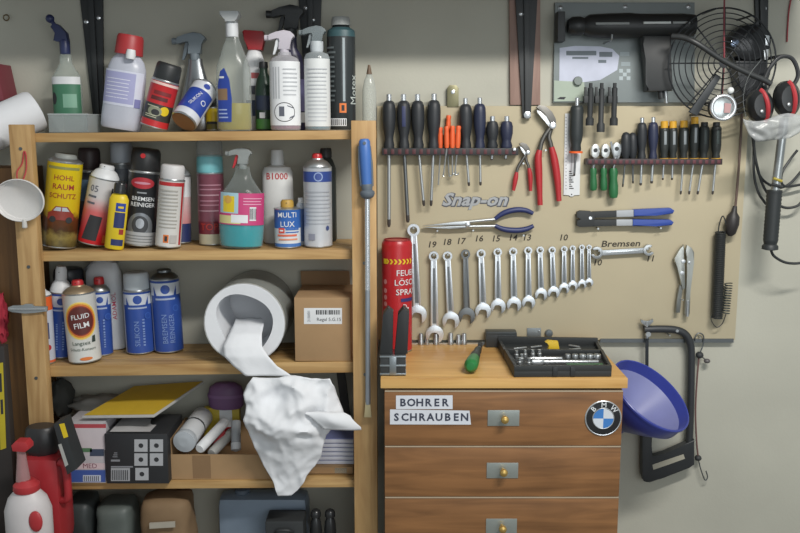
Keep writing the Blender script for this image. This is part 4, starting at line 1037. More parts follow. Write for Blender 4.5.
# brake wrench lying horizontally
w = Pix('flare_wrench', 'double-ended brake wrench hanging horizontally below the handwritten word', 'wrench', 620, 251, -.024); k = w.k
m_ = MB(); m_.prism(STEEL, w.poly([(600,250.3),(644,247.6),(644,253),(600,255.6)]), -.003, .003, .0014); m_.prism(CHROME, w.poly([(606,251.4),(640,249.3),(640,251.2),(606,253.2)]), -.0038, -.0029, .0004); m_.build('shaft', w.root)
def cring(cx, cy, ro, ri, gap, ga, name):
    c = w(cx, cy); pts = []
    for t in range(25): a2 = R(ga+gap+(360-2*gap)*t/24); pts.append((c.x+ro*k*cos(a2), c.z+ro*k*sin(a2)))
    for t in range(24, -1, -1): a2 = R(ga+gap+(360-2*gap)*t/24); pts.append((c.x+ri*k*cos(a2), c.z+ri*k*sin(a2)))
    MB().prism(STEEL, pts, -.006, .006, .0006).build(name, w.root)
cring(596.5, 252.5, 6, 3.6, 30, 170, 'open_ring'); cring(648.5, 250, 5.6, 3.2, 42, 15, 'open_ring')
nail(598, 250); nail(646, 248)

# logo-side: long nose pliers
w = Pix('long_nose_pliers', 'long thin-nosed pliers with navy blue grips hanging horizontally', 'pliers', 470, 223, -.026); k = w.k
m_ = MB(); m_.prism(STEEL, w.poly([(423,225.6),(440,223.6),(455,221.6),(466,220.8),(470,222.6),(467,225)]), -.005, .003, .001); m_.build('upper_jaw', w.root)
m_ = MB(); m_.prism(STEEL, w.poly([(423,227.2),(440,226.6),(467,225.4),(470,226),(466,228),(450,228.6),(436,228)]), -.005, .003, .001); m_.build('lower_jaw', w.root)
m_ = MB(); m_.lathe(CHROME, [(0,0),(2.6*k,0),(2.6*k,.003),(2*k,.004),(0,.004)], T(*w(467.5,224.4,-.005)) @ Matrix.Rotation(PI/2, 4, 'X'), 14); m_.build('pivot', w.root)
m_ = MB(); m_.tube(STEEL, [w(466,222), w(497,219)], 1.5*k, 10); m_.tube(STEEL, [w(466,226.5), w(497,226)], 1.5*k, 10); m_.build('shanks', w.root)
for pts in ([(495,219),(501,214.5),(508,211.5),(517,209.8),(526,210.5),(533,213.5)], [(495,225.6),(501,228.4),(508,230),(518,230.4),(527,228.8),(533.5,225.8)]):
    m_ = MB(); sp = spline([w(*p) for p in pts], 6); m_.tube(NAVY, sp, [2.0*k+.9*k*sin(PI*i/(len(sp)-1)) for i in range(len(sp))], 12); m_.build('grip', w.root)
    
nail(437, 229.9, out=.02); nail(472.5, 229.5, out=.02); nail(522.5, 234.5, out=.02)

# crimping pliers
w = Pix('crimping_pliers', 'black crimping pliers with bright blue grips hanging horizontally', 'pliers', 620, 218, -.028); k = w.k
m_ = MB(); m_.prism(BLKM, w.poly([(576.5,212),(580,210.5),(590,211),(594,213),(594,225),(590,226.5),(579,226.8),(576.5,225.5),(576.5,220),(581,219.3),(581,218.2),(576.5,217.6)]), -.007, .007, .0015); m_.build('head', w.root)
m_ = MB(); m_.lathe(CHROME, [(0,0),(1.6*k,0),(1.6*k,.002),(0,.002)], T(*w(589.7,217.7,-.007)) @ Matrix.Rotation(PI/2, 4, 'X'), 12); m_.build('pivot', w.root)
for (pa, ps, pg) in (([(592,211.5),(617,210.6),(617,216.8),(592,217.8)], [(616,210.4),(634,209.6),(634,216.4),(616,216.8)], [(633,209.4),(655,208.4),(670,207.8),(673.6,210.3),(672,213.4),(655,215.4),(633,216.4)]),
                     ([(592,219.6),(617,219.4),(617,225.6),(592,226.4)], [(616,219.3),(632.5,219.3),(632.5,225.4),(616,225.6)], [(632,219),(655,219.4),(670,219.6),(673,222),(671,225),(655,226),(632,225.8)])):
    MB().prism(BLKM, w.poly(pa), -.005, .005, .0012).build('arm', w.root); MB().prism(mat('#B0B4B8', .55, .3), w.poly(ps), -.0055, .0055, .001).build('metal_sleeve', w.root)
    MB().prism(mat('#24459C', .45), w.poly(pg), -.009, .009, .003).build('grip', w.root)
nail(596, 227.5, out=.024); nail(658, 227, out=.024)

# locking pliers
w = Pix('locking_pliers', 'nickel locking pliers hanging upright beside the coiled cable', 'pliers', 683, 262, -.028); k = w.k
NI = mat('#B0B2AC', .35, .85)
m_ = MB(); m_.prism(NI, w.poly([(683.5,244.5),(679,249),(674,258),(674.5,262),(677,266),(680,280),(681.5,290),(684.5,288),(684,268),(683,258),(682.5,250)]), -.006, .006, .0015); m_.build('upper_jaw', w.root)
m_ = MB(); m_.prism(NI, w.poly([(686.5,244.8),(691,247.5),(693.6,252),(693.4,262),(692,274),(690,290),(689.2,314),(684.4,313.6),(685.8,290),(686.5,272),(687,257),(685,252)]), -.005, .006, .0015); m_.build('handle', w.root)
m_ = MB(); m_.prism(mat('#8E908C', .4, .85), w.poly([(679,284),(682.3,288),(679.6,312.5),(675.2,312.5),(676.6,300)]), -.004, .004, .001); m_.build('release_lever', w.root)
m_ = MB()
for (x, y, r_) in ((682.5,261,2),(681.3,272.5,2),(688.5,262,1.3)): m_.lathe(CHROME, [(0,0),(r_*k,0),(r_*k,.002),(0,.0025)], T(*w(x, y, -.006)) @ Matrix.Rotation(PI/2, 4, 'X'), 12)
m_.build('rivets', w.root)
m_ = MB(); m_.tube(STEEL, [w(687.3,300,-.003), w(686.8,316,-.003)], 1.7*k, 10); m_.build('adjusting_screw', w.root)
nail(679.7, 298, r=.0008, out=.026)

# water-pump pliers, large and small
def pump(label, px, py, jaw1, jaw2, piv, larm, rarm, lgrip, rgrip, gw):
    w = Pix('water_pump_pliers', label, 'pliers', px, py, -.028); k = w.k; G = mat('#6C6A66', .4, .8)
    MB().prism(G, w.poly(jaw1), -.006, .004, .0012).build('upper_jaw', w.root); MB().prism(CHROME, w.poly(jaw2), -.0075, .003, .001).build('lower_jaw', w.root)
    m_ = MB(); m_.lathe(CHROME, [(0,0),(gw*.5*k,0),(gw*.5*k,.002),(gw*.3*k,.003),(0,.003)], T(*w(*piv, -.0078)) @ Matrix.Rotation(PI/2, 4, 'X'), 14); m_.build('pivot', w.root)
    for nm, pts, rr, mm, dy in (('arm', larm, .36, G, -.002), ('arm', rarm, .36, G, .001), ('grip', lgrip, .5, mat('#B22028', .45), -.002), ('grip', rgrip, .5, mat('#B22028', .45), .001)):
        sp = spline([w(*p, dy) for p in pts], 6); m_ = MB(); n = len(sp)-1
        m_.tube(mm, sp, [gw*k*rr*(1 if nm == 'arm' else .82+.35*sin(PI*min(1, i/n*1.1))) for i in range(n+1)], 10); m_.build(nm, w.root)
    return w
pump('large red-handled water pump pliers hanging beside the white scale', 548, 140,
     [(535.6,107.6),(539,105),(546,106.5),(552,112),(555.5,119),(556,126),(552,128),(549.5,120),(545,113.5),(539,109.6)],
     [(536.4,110),(540,111.5),(546,116.5),(549.5,122.5),(549,128),(544.5,121.5),(541,117.5),(537,113)], (552.3,125.6),
     [(551.5,126),(545.5,134),(541.5,142),(539.5,152)], [(551,128),(549,137),(550.5,143),(552,150)],
     [(539.5,150),(538,158),(538.8,175),(540,205)], [(551.5,147),(554.5,160),(557.5,180),(559,201)], 6.6)
pump('small red-handled water pump pliers hanging left of the large pair', 524, 160,
     [(518.6,144),(522,142.3),(526.5,144),(529.5,148.5),(530,153),(527.5,154),(525,149)], [(519.2,146),(522.5,148),(525.5,152.4),(524.5,155.5),(521,150.5)], (527.5,152.6),
     [(527,153),(522,160),(517.5,168),(516.5,174)], [(525.5,155),(526.5,161),(528.5,166),(529.5,171)],
     [(516.6,172),(515.2,180),(513.4,190.5)], [(529,168),(530.3,177),(530.6,191)], 4.2)
nail(544.3, 150, out=.022); nail(522.2, 163, out=.022)

# ---------------------------------------------------------------- tool rails
def rail(label, x0, x1, y0, y1, m, dots, ddx):
    w = Pix('tool_rail', label, 'rail', (x0+x1)/2, (y0+y1)/2, -.037); k = w.k
    a_, b_ = w(x0, y1), w(x1, y0)
    m_ = MB(); m_.box(m, (a_.x, -.012, a_.z), (b_.x, .0235, b_.z), bev=.0015); m_.build('bar', w.root)
    m_ = MB(); n = int((x1-x0)/ddx)
    for j in range(n):
        x = x0+ddx*(j+.5); c = w(x, (y0+y1)/2)
        m_.box(dots, (c.x-.0042, -.0128, a_.z+.003), (c.x+.0042, -.0119, b_.z-.003), bev=.0005)
    m_.build('clip_inserts', w.root, 'dark red clip inserts along the rail')
    return w
rail('black tool rail with dark red clips under the large screwdrivers', 382, 518, 148, 155.2, mat('#1C1A1C', .5), mat('#4E161E', .5), 7.1)
rail('dark red clip rail under the yellow-topped screwdrivers', 586, 721, 158.6, 164.6, mat('#2A181C', .5), mat('#5A202A', .5), 6.1)
q = pl(512.3, 149); m_ = MB(); m_.lathe(CHROME, [(0,0),(.004,0),(.004,.002),(0,.003)], T(q.x, -.0525, q.z) @ Matrix.Rotation(PI/2, 4, 'X'), 12); m_.build('rail_screw', panel)

def sdriver(label, x0, y0, yc, xt, yt, w_, grip=DKGRIP, cap=CHROME, capw=.42, caph=6.5, sw=2.6, shaftm=STEEL, tip=mat('#3A3430', .5), prof='bulb', collar=None, stripe=None, Y=-.036, capm=None, name='screwdriver', xc=None):
    """handle from (x0, y0) down to the rail at yc, blade to (xt, yt)"""
    w = Pix(name, label, 'screwdriver', x0, y0, Y, GSD); k = w.k
    xc = x0+(xt-x0)*.3*(yc-y0)/max(1, yt-y0) if xc is None else xc
    p0, p1, p2 = w(x0, y0), w(xc, yc), w(xt, yt)
    zc = caph*k if cap else 0
    M = axis(p0, p1); L = (p1-p0).length; r = w_*k*.53
    if cap:
        MB().lathe(cap, [(0,0),(r*capw*.8,0),(r*capw,.0012),(r*capw,zc+.002),(0,zc+.002)], M, 14).build('cap', w.root)
    a = L-zc
    PR = {'bulb': [(.45,0),(.75,.03),(.93,.1),(1,.22),(1,.42),(.9,.58),(.7,.74),(.66,.82),(.82,.93),(.8,1)],
          'straight': [(.7,0),(.92,.03),(1,.1),(1,.6),(.9,.75),(.72,.85),(.8,.95),(.7,1)],
          'stub': [(.5,0),(.8,.04),(1,.2),(1,.45),(.8,.66),(.72,.75),(.95,.92),(.85,1)],
          'round': [(.2,0),(.6,.04),(.9,.16),(1,.35),(1,.6),(.85,.85),(.6,1)]}[prof]
    m_ = MB(); m_.lathe(grip, [(0, zc)]+[(r*p, zc+a*t) for p, t in PR]+[(0, L)], M, 16)
    m_.build('handle', w.root)
    if stripe:
        m_ = MB(); m_.box(stripe, (-r*.28, -r*1.03, zc+a*.12), (r*.28, -r*.9, zc+a*.55), M, .0008); m_.build('grip_stripe', w.root)
    if collar:
        m_ = MB(); m_.lathe(collar, [(r*.9, L-.001), (r*1.02, L), (r*1.02, L+.004), (0, L+.004)], M, 16); m_.build('collar', w.root)
    L2 = (p2-p1).length; M2 = axis(p1, p2); sr = sw*k*.58
    MB().lathe(shaftm, [(0,-.004),(sr,-.004),(sr,L2*.93),(0,L2*.93)], M2, 10).build('shaft', w.root)
    MB().lathe(tip, [(sr*1.02,L2*.9),(sr*1.02,L2*.97),(sr*.6,L2),(0,L2)], M2, 10).build('tip', w.root)
    return w
NV = mat('#1E2A58', .45)
sdriver('black-handled screwdriver with a long bright shaft, first in the upper rail', 389, 94, 148, 389, 227, 12.6, sw=3.2)
sdriver('screwdriver with a blue stripe on its black handle and a long grey shaft', 403.5, 94, 148, 408, 222.5, 12.8, stripe=NV, sw=3.4, shaftm=DULL)
sdriver('black screwdriver third in the upper rail, its shaft slanting to a dark tip', 417.5, 94, 148, 424, 206, 12.6, sw=2.6)
sdriver('black screwdriver between the slanting one and the orange picks', 434, 93.5, 148, 431, 206, 13, sw=2.6)
sdriver('black screwdriver directly after the orange picks', 465.4, 98, 148, 469, 186, 12.4, sw=2.2, capw=.36, caph=6)
sdriver('navy blue tinted screwdriver with chrome cap beside the stubby pair', 479.7, 97.5, 148, 480.5, 185.5, 11.8, grip=mat('#1A2340', .45), sw=2.2, capw=.38, caph=6)
sdriver('black stubby screwdriver with a chrome cap', 492.5, 116, 148, 491.7, 160, 11.5, prof='stub', sw=2.6, caph=5)
sdriver('navy stubby screwdriver at the end of the upper rail', 506.7, 116, 148, 505.5, 159.5, 12, grip=mat('#1A2240', .45), prof='stub', sw=2.8, caph=5)
OG = mat('#E8622A', .45)
def pick(label, x0, y0, x1, y1, xt, yt, Y, hook):
    w = Pix('hook_pick', label, 'pick', x0, y0, Y, 'orange hook picks'); k = w.k; p0, p1, p2 = w(x0, y0), w(x1, y1), w(xt, yt)
    L = (p1-p0).length; r = 2.7*k
    m_ = MB(); m_.lathe(OG, [(0,0),(r*.8,.001),(r,.005),(r*.8,.012),(r*.95,.02),(r,L*.8),(r*.8,L),(0,L)], axis(p0, p1), 12); m_.build('handle', w.root)
    pts = [p1, p2]+[p2+V(h) for h in hook]
    m_ = MB(); m_.tube(STEEL, spline(pts, 5), .9*k*.8, 8); m_.build('hook', w.root)
h1 = [(.003,0,-.004),(.007,0,-.004),(.009,0,.001)]
pick('orange pick leaning out lowest on the side of the large screwdrivers', 440.3, 127, 440.5, 148, 438.5, 182, -.037, [(-.001,0,-.004)])
pick('orange pick standing taller than the other orange picks', 448.7, 115, 447.5, 146, 449, 174, -.026, h1)
pick('orange pick in front of the taller orange pick', 446.6, 126, 446.8, 148, 443.5, 174, -.049, [(-.002,0,-.004),(.001,0,-.006)])
pick('orange pick third across the front row of orange picks', 452.5, 125.5, 452.3, 148, 452.5, 172, -.045, h1)
pick('orange pick next to the black screwdriver with the slim chrome cap', 458.6, 125.5, 457.6, 148, 455, 173, -.047, h1)
# second rail
sdriver('thin screwdriver with a rounded black handle beside the chrome ratchets', 626, 132, 158.5, 622.7, 187, 9.5, cap=None, prof='round', sw=1.5, shaftm=DULL, Y=-.04)
sdriver('thin screwdriver with a rounded black handle before the chrome-capped pair', 632.5, 132.5, 158.5, 633, 183.5, 9, cap=None, prof='round', sw=1.7, shaftm=DULL, Y=-.030)
sdriver('black chrome-capped screwdriver in the clip rail with a short shaft', 642, 117.5, 158.5, 640.6, 185.5, 9.4, sw=2.3, caph=5, capw=.44)
sdriver('navy chrome-capped screwdriver in the clip rail with a short shaft', 653.3, 117, 158.5, 651.5, 183.5, 9.6, grip=mat('#1B2444', .45), sw=2.4, caph=5, capw=.44)
YC = mat('#D8A428', .45); STR = mat('#8C9498', .4)
for (x0, y0, xt, yt, lb) in ((664.3,121,662.7,180,'short yellow-topped black screwdriver beside the navy chrome-capped one'), (673,121,672,180,'short yellow-topped black screwdriver, second of the yellow-topped ones'),
        (684,120.5,680.6,194.5,'long yellow-topped black screwdriver, third of the yellow-topped ones'), (694.8,116.8,689,194.5,'long yellow-topped black screwdriver with the highest top, near the wire guard')):
    w = sdriver(lb, x0, y0, 158.5, xt, yt, 8.6, grip=mat('#1E2422', .45), cap=YC, capw=.8, caph=6.5, sw=1.8, collar=YC, prof='straight', stripe=STR)
for (x0, xt, lb) in ((704.5,697.5,'dark screwdriver with yellow collar hanging just under the chrome lamp rim'), (716.5,712.5,'last dark screwdriver with yellow collar in the clip rail')):
    sdriver(lb, x0, 122, 158.5, xt, 194.5, 9.4, grip=mat('#1E2422', .45), cap=BLK, capw=.7, caph=4, sw=2.0, collar=YC, prof='straight', stripe=mat('#3A4644', .4))

# ratchets
def ratchet(label, x, yh, xh, y0, y1, gw, Y=-.034, vee=False):
    w = Pix('ratchet_handle', label, 'ratchet', x, yh, Y, 'small ratchets in the clip rail'); k = w.k
    c = w(x, yh); pts = []
    for t in range(24):
        a2 = 2*PI*t/24; pts.append((c.x+4.3*k*cos(a2), c.z+7*k*math.copysign(abs(sin(a2))**.8, sin(a2))))
    MB().prism(mat('#D4D6D4', .3, .7) if not vee else STEEL, pts, -.008, .008, .002).build('head', w.root)
    m_ = MB(); m_.lathe(BLK, [(0,0),(2.1*k,0),(2.1*k,.001),(0,.001)], T(*(c+V((0,-.0082,.002)))) @ Matrix.Rotation(PI/2, 4, 'X'), 14); m_.build('drive_button', w.root)
    if vee:
        m_ = MB()
        for sd in (-1, 1): m_.tube(CHROME, [w(x+sd*5.5, yh-8, -.004), w(x+sd*4, yh+1, -.006), w(x+sd*1.5, yh+9, -.004)], 1.2*k, 8)
        m_.build('yoke', w.root)
    MB().tube(STEEL, [w(x, yh+6), w(xh, y0+1)], 1.4*k, 10).build('neck', w.root)
    M = axis(w(xh, y0), w(xh, y1)); L = (w(xh, y1)-w(xh, y0)).length; r = gw*k/2
    MB().lathe(mat('#1E6A3A', .4), [(0,0),(r*.7,0),(r*.95,L*.12),(r*.8,L*.35),(r,L*.6),(r,L*.85),(r*.8,L*.97),(0,L)], M, 16).build('grip', w.root)
ratchet('small ratchet with pale oval head and green grip, first in the clip rail', 594.8, 151, 593.3, 168, 191, 7.4)
ratchet('small ratchet with pale oval head and green grip, next to the forked one', 605, 151, 603.6, 168, 191, 7.2)
ratchet('ratchet with forked chrome head and thicker green grip', 616, 149.5, 613.4, 168, 198.5, 9.5, vee=True)

# black and orange handled tool in front of the white scale
w = Pix('white_scale', 'white narrow scale plate with black marks beside the red pump pliers', 'ruler', 571, 155, -.0135)
m_ = MB(); m_.prism(mat('#DDE0E2', .5), w.poly([(565,113.5),(581.5,113.5),(579.5,195),(574,195),(573,196.5),(570,196.5),(569,195),(563.3,195)]), -.002, .0008, .0006); m_.build('plate', w.root)
m_ = MB()
for j in range(9): m_.prism(INK, w.poly([(569,171+2.1*j),(571+1.2*(j % 3),171+2.1*j),(571+1.2*(j % 3),172+2.1*j),(569,172+2.1*j)]), -.0024, -.0019)
for j in range(22): m_.prism(mat('#9A9EA4'), w.poly([(565.2,117+3.4*j),(566.6,117+3.4*j),(566.6,117.8+3.4*j),(565.2,117.8+3.4*j)]), -.0024, -.0019)
m_.prism(mat('#B4AEB4'), w.poly([(571.2,150),(572,150),(571.4,172),(570.6,172)]), -.0024, -.0019); m_.lathe(INK, [(0,0),(.0018,0),(.0018,.0004),(0,.0004)], T(*w(571.4,194.4,-.002)) @ Matrix.Rotation(PI/2, 4, 'X'), 8)
m_.build('scale_marks', w.root)
sdriver('fat black-handled screwdriver with an orange ring in front of the white scale', 577.2, 97.5, 151.5, 574.2, 176, 12.8, capw=.32, caph=8, grip=mat('#20282A', .5), prof='straight', collar=ORANGE, sw=1.8, shaftm=DULL, name='screwdriver', xc=575.8)
# black extensions
for (x, y1, lb) in ((590,126.5,'black socket extension nearest the white scale'), (601,133,'longest black socket extension, middle one of the three'), (614,126.5,'black socket extension farthest from the white scale')):
    w = Pix('socket_extension', lb, 'socket extension', x, 106, -.05, 'black socket extensions'); k = w.k
    L = (w(x, y1)-w(x, 84)).length; M = axis(w(x+.8, 83), w(x-.4, y1)); r = 3.0*k
    MB().lathe(BLKM, [(0,0),(r*.6,0),(r*.6,L*.1),(r*.95,L*.12),(r*.9,L*.8),(r*1.35,L*.84),(r*1.35,L),(0,L)], M, 16).build('body', w.root)
    m_ = MB(); m_.prism(BLKM, w.poly([(x-6,96),(x+3.6,96),(x+3.6,103),(x-6,103)]), -.003, .012, .001); m_.prism(BLKM, w.poly([(x-5.4,87),(x-3.2,87),(x-3.2,97),(x-5.4,97)]), 0, .006, .001); m_.build('clip', w.root)

# hanger plate
w = Pix('hanger_plate', 'small olive metal plate with a bright screw above the orange picks', 'plate', 453, 96, -.0135)
m_ = MB(); m_.prism(mat('#7E7A5C', .4, .6), w.poly([(447.2,107),(447.2,88),(449.5,85.2),(456,85.2),(458.6,88),(458.6,107)]), -.0015, .0128, .0008); m_.lathe(CHROME, [(0,0),(.005,0),(.005,.0015),(0,.003)], T(*w(452.8,92,-.0016)) @ Matrix.Rotation(PI/2, 4, 'X'), 12); m_.build('plate', w.root)

# brackets on the wall
def bracket(label, xa0, xa1, xb0, xb1, yb, Y=-.006, top=-14, screws=(), arm=True, white=None):
    w = Pix('wall_bracket', label, 'bracket', (xa0+xa1)/2, 50, Y, 'dark shelf brackets on the wall'); BR = mat('#24282A', .5)
    m_ = MB(); m_.prism(BR, w.poly([(xa0,top),(xa1,top),(xb1,yb),(xb0,yb)]), -.004, .003, .001)
    cx0, cx1 = (xa0+xa1)/2, (xb0+xb1)/2
    m_.prism(BR, w.poly([(cx0-3.2,top),(cx0+3.2,top),(cx1+2,yb-2),(cx1-2,yb-2)]), -.012, -.0035, .002)
    m_.build('upright_leg', w.root)
    zt = w(cx0, top).z
    m_ = MB(); m_.hexa(BR, [V((w(cx0,0).x+a_, b_, zt+c_)) for a_, b_, c_ in ((-.02,-.27,-.004),(.02,-.27,-.004),(.022,.004,-.03),(-.022,.004,-.03),(-.02,-.27,.004),(.02,-.27,.004),(.022,.004,.004),(-.022,.004,.004))], .001); m_.build('arm', w.root)
    m_ = MB()
    for (x, y) in screws: m_.lathe(CHROME, [(0,0),(.0055 if y < 60 else .009,0),(.0055 if y < 60 else .009,.001),(.002,.003),(0,.003)], T(*w(x, y, -.0125 if y > 60 else -.0045)) @ Matrix.Rotation(PI/2, 4, 'X'), 12)
    if screws: m_.build('screws', w.root)
    return w, zt
w, zt = bracket('dark wall bracket behind the milky red-capped bottle', 79, 103, 94, 104, 121, screws=((87,22),(99,18)))
bracket('dark wall bracket showing between the bottles at the end of the top shelf', 298, 322, 304, 319, 78, screws=((306,8),(313,20)))
st = Pix('wooden_strip', 'pinkish wooden strip on the wall behind the bracket with the white screw', 'wood strip', 524, 50, -.009)
m_ = MB(); m_.prism(pinkwood, st.poly([(509,-15),(540,-15),(540,105),(510,105)]), -.006, .0085, .001); m_.build('strip', st.root)
bracket('dark wall bracket on the pinkish strip ending in a bright round screw', 514.5, 538, 522.5, 530.5, 118, Y=-.02, screws=((520.8,14),(526.6,115)))
bracket('dark wall bracket behind the round wire guard', 754, 768, 757, 767, 70, screws=((763.5,8.7),))
# shelf plank carried by the brackets, above the picture
zt = P(92, -14, -.006).z+.0045
a_, b_ = P(-20, -20, -.006), P(800, -20, -.006)
pk = MB().box(brownwood, (a_.x, -.345, zt), (b_.x, -.002, zt+.02), bev=.002).build('wall_shelf'); tag(pk, 'long wooden plank resting on the dark wall brackets', 'shelf')
w = Pix('screw_eye', 'small rusty screw ring in the bare wall near the corner', 'hook', 7, 17.8, -.003)
m_ = MB(); c = w(7, 17.8, -.004); m_.tube(mat('#6A5A3C', .5, .5), [c+V((.007*cos(2*PI*t/16), 0, .007*sin(2*PI*t/16))) for t in range(16)], .0016, 8, loop=True); m_.tube(mat('#6A5A3C', .5, .5), [c+V((0,.0,.007)), c+V((0,.008,.007))], .0016, 8); m_.build('ring', w.root)

# grey backing sheet with sticker, paper, magnet
gs = Pix('grey_backing_sheet', 'grey sheet metal plate on the wall behind the black air gun', 'plate', 624, 52, -.012); k = gs.k
GM = mat('#7C8484', .4, .2, .06)
m_ = MB(); m_.prism(GM, gs.poly([(555,2.5),(694.5,2.5),(694.5,102.5),(553,102.5)]), -.002, .0115, .0012); m_.build('sheet', gs.root)
m_ = MB()
for (x, y) in ((560.3,8),(625,7),(688,7)): m_.lathe(STEEL, [(0,0),(.006,0),(.006,.001),(.002,.003),(0,.003)], T(*gs(x, y, -.0022)) @ Matrix.Rotation(PI/2, 4, 'X'), 12)
m_.build('screws', gs.root)
m_ = MB(); m_.prism(mat('#B4B8C8', .35, .15, .2, 18), gs.poly([(559.5,48),(575,46),(600,46.5),(612,49),(619,56),(617,70),(600,80),(578,83),(559,82)]), -.003, -.0019)
for (x0, y0, x1, y1) in ((566,51,596,55.5),(572,57,588,59),(599,52,612,57),(598,60,606,63)): m_.prism(mat('#5E6A72', .4), gs.poly([(x0,y0),(x1,y0),(x1,y1),(x0,y1)]), -.0034, -.0029)
m_.build('silver_sticker', gs.root, 'silver printed sticker')
m_ = MB()
for (i, j) in ((0,0),(1,1),(2,0),(0,2),(2,2)): m_.prism(mat('#A8B4B8', .4), gs.poly([(619+3.7*i,69+3.7*j),(622.7+3.7*i,69+3.7*j),(622.7+3.7*i,72.7+3.7*j),(619+3.7*i,72.7+3.7*j)]), -.0026, -.0019)
for (x0, y0, x1, y1) in ((620,52,629,56),(621,62,630,66)): m_.prism(mat('#94A0A4', .4), gs.poly([(x0,y0),(x1,y0),(x1,y1),(x0,y1)]), -.0026, -.0019)
m_.build('printed_squares', gs.root)
pp = Pix('green_paper', 'pale green paper tag pinned on the grey sheet under the silver sticker', 'paper', 568, 91, -.0152)
m_ = MB(); m_.prism(mat('#A6B3A4', .7), pp.poly([(554,80.5),(584,82),(586,101),(554,101.5)]), -.001, .0009); m_.prism(INK, pp.poly([(557,99),(560,97),(566,97),(564,99.5)]), -.0014, -.0009); m_.build('paper', pp.root)
mg = Pix('round_magnet', 'round grey magnet holding the pale green paper', 'magnet', 577.6, 81, -.0165); 
MB().lathe(mat('#6C7470', .4, .4), [(0,0),(4.4*k,0),(4.4*k,.007),(4*k,.0085),(0,.0085)], T(0,0,0) @ Matrix.Rotation(PI/2, 4, 'X'), 20).build('disc', mg.root)
# air gun
ag = Pix('air_gun', 'long black pistol-shaped air gun hanging on the grey sheet', 'air tool', 640, 27, -.055); k = ag.k; AB = mat('#16191A', .45)
M = axis(ag(567, 26), ag(696, 25.5)); LL = (ag(696,25.5)-ag(567,26)).length
m_ = MB(); m_.lathe(AB, [(0,0),(6*k,.002),(9*k,.012),(9.4*k,LL*.1),(7.8*k,LL*.13),(11*k,LL*.17),(12*k,LL*.3),(12.6*k,LL*.48),(11.6*k,LL*.56),(11.6*k,LL*.9),(10.5*k,LL*.985),(0,LL)], M, 28); m_.build('barrel', ag.root)
m_ = MB()
for (x0, x1, y_) in ((593,626,25.2),(640,667,24.4),(669,686,24.2)): m_.prism(mat('#8A8E8C', .5) if x0 != 640 else mat('#C8CCCA', .5), ag.poly([(x0,y_-1.1),(x1,y_-1.3),(x1,y_+.8),(x0,y_+1)]), -.0345 if 0 else -.0325, -.028)
m_.build('lettering_strip', ag.root, 'pale lettering strip')
m_ = MB(); m_.prism(AB, ag.poly([(641,36),(670,36),(669,55),(670.5,82),(671,91),(645,92),(646,84),(644,60),(641.5,45)]), -.016, .016, .005); m_.build('grip', ag.root)
m_ = MB(); m_.prism(AB, ag.poly([(640.5,38),(644,38),(645,50),(642,52)]), -.006, .006, .001); m_.build('trigger', ag.root)
m_ = MB(); m_.tube(STEEL, [ag(665.5,91), ag(666.5,103)], 1.9*k, 12); m_.tube(BLK, [ag(660.5,91), ag(661.5,99)], 3*k, 12); m_.build('air_fitting', ag.root)
m_ = MB(); m_.prism(mat('#1E2224', .5), gs.poly([(554.5,14),(561.5,14),(561.5,43),(554,43)]), -.05, -.0021, .002); m_.build('end_hook', gs.root)
m_ = MB()
for x in (604, 684): m_.tube(STEEL, spline([gs(x, 43.5, -.0021), gs(x, 43.5, -.05), gs(x, 43, -.078), gs(x, 38, -.084)], 5), .0018, 8)
m_.build('support_hook', gs.root)
hs = Pix('air_hose', 'thick black hose running across the wire guard from the air gun', 'hose', 690, 35, -.15); k = hs.k
MB().tube(BLK, spline([hs(676,35,.03), hs(686,37,.015), hs(698,44), hs(724,61), hs(750,74), hs(764,80), hs(771,84)], 8), 2.9*k, 10).build('hose', hs.root)

# wire guard
fg = Pix('wire_guard', 'round black wire fan guard with concentric rings on the wall', 'fan guard', 724, 63, -.105); k = fg.k; c = V((0,0,0)); GWI = mat('#22262A', .4, .3)
for j, rr in enumerate((10, 15.5, 21, 26.5, 32, 38, 44, 49, 54)):
    MB().tube(GWI, [V((rr*k*cos(2*PI*t/56), .012*(rr/54)**2, rr*k*sin(2*PI*t/56))) for t in range(56)], .0014 if rr < 54 else .0022, 6, loop=True).build('ring', fg.root)
for a_ in (0, 52, 128, 180, 232, 308, 90, 270): MB().tube(GWI, [V((4*k*cos(R(a_)), .003, 4*k*sin(R(a_)))), V((30*k*cos(R(a_)), .006, 30*k*sin(R(a_)))), V((54*k*cos(R(a_)), .014, 54*k*sin(R(a_))))], .0019, 6).build('strut', fg.root)
MB().lathe(GWI, [(0,0),(4*k,0),(5*k,.003),(0,.003)], T(0,.003,0) @ Matrix.Rotation(PI/2, 4, 'X'), 24, close=False).build('hub', fg.root)
m_ = MB(); m_.prism(mat('#20262A', .45), fg.poly([(716,74),(721,77),(697,116),(689,112)]), -.002, .006, .001); m_.build('stay', fg.root)
m_ = MB()
for a_ in (60, 100, 250, 300): m_.tube(GWI, [V((54*k*cos(R(a_)), .014, 54*k*sin(R(a_)))), V((54*k*cos(R(a_)), .1045 if a_ < 180 else .0915, 54*k*sin(R(a_))))], .0025, 8)
m_.build('standoff', fg.root)
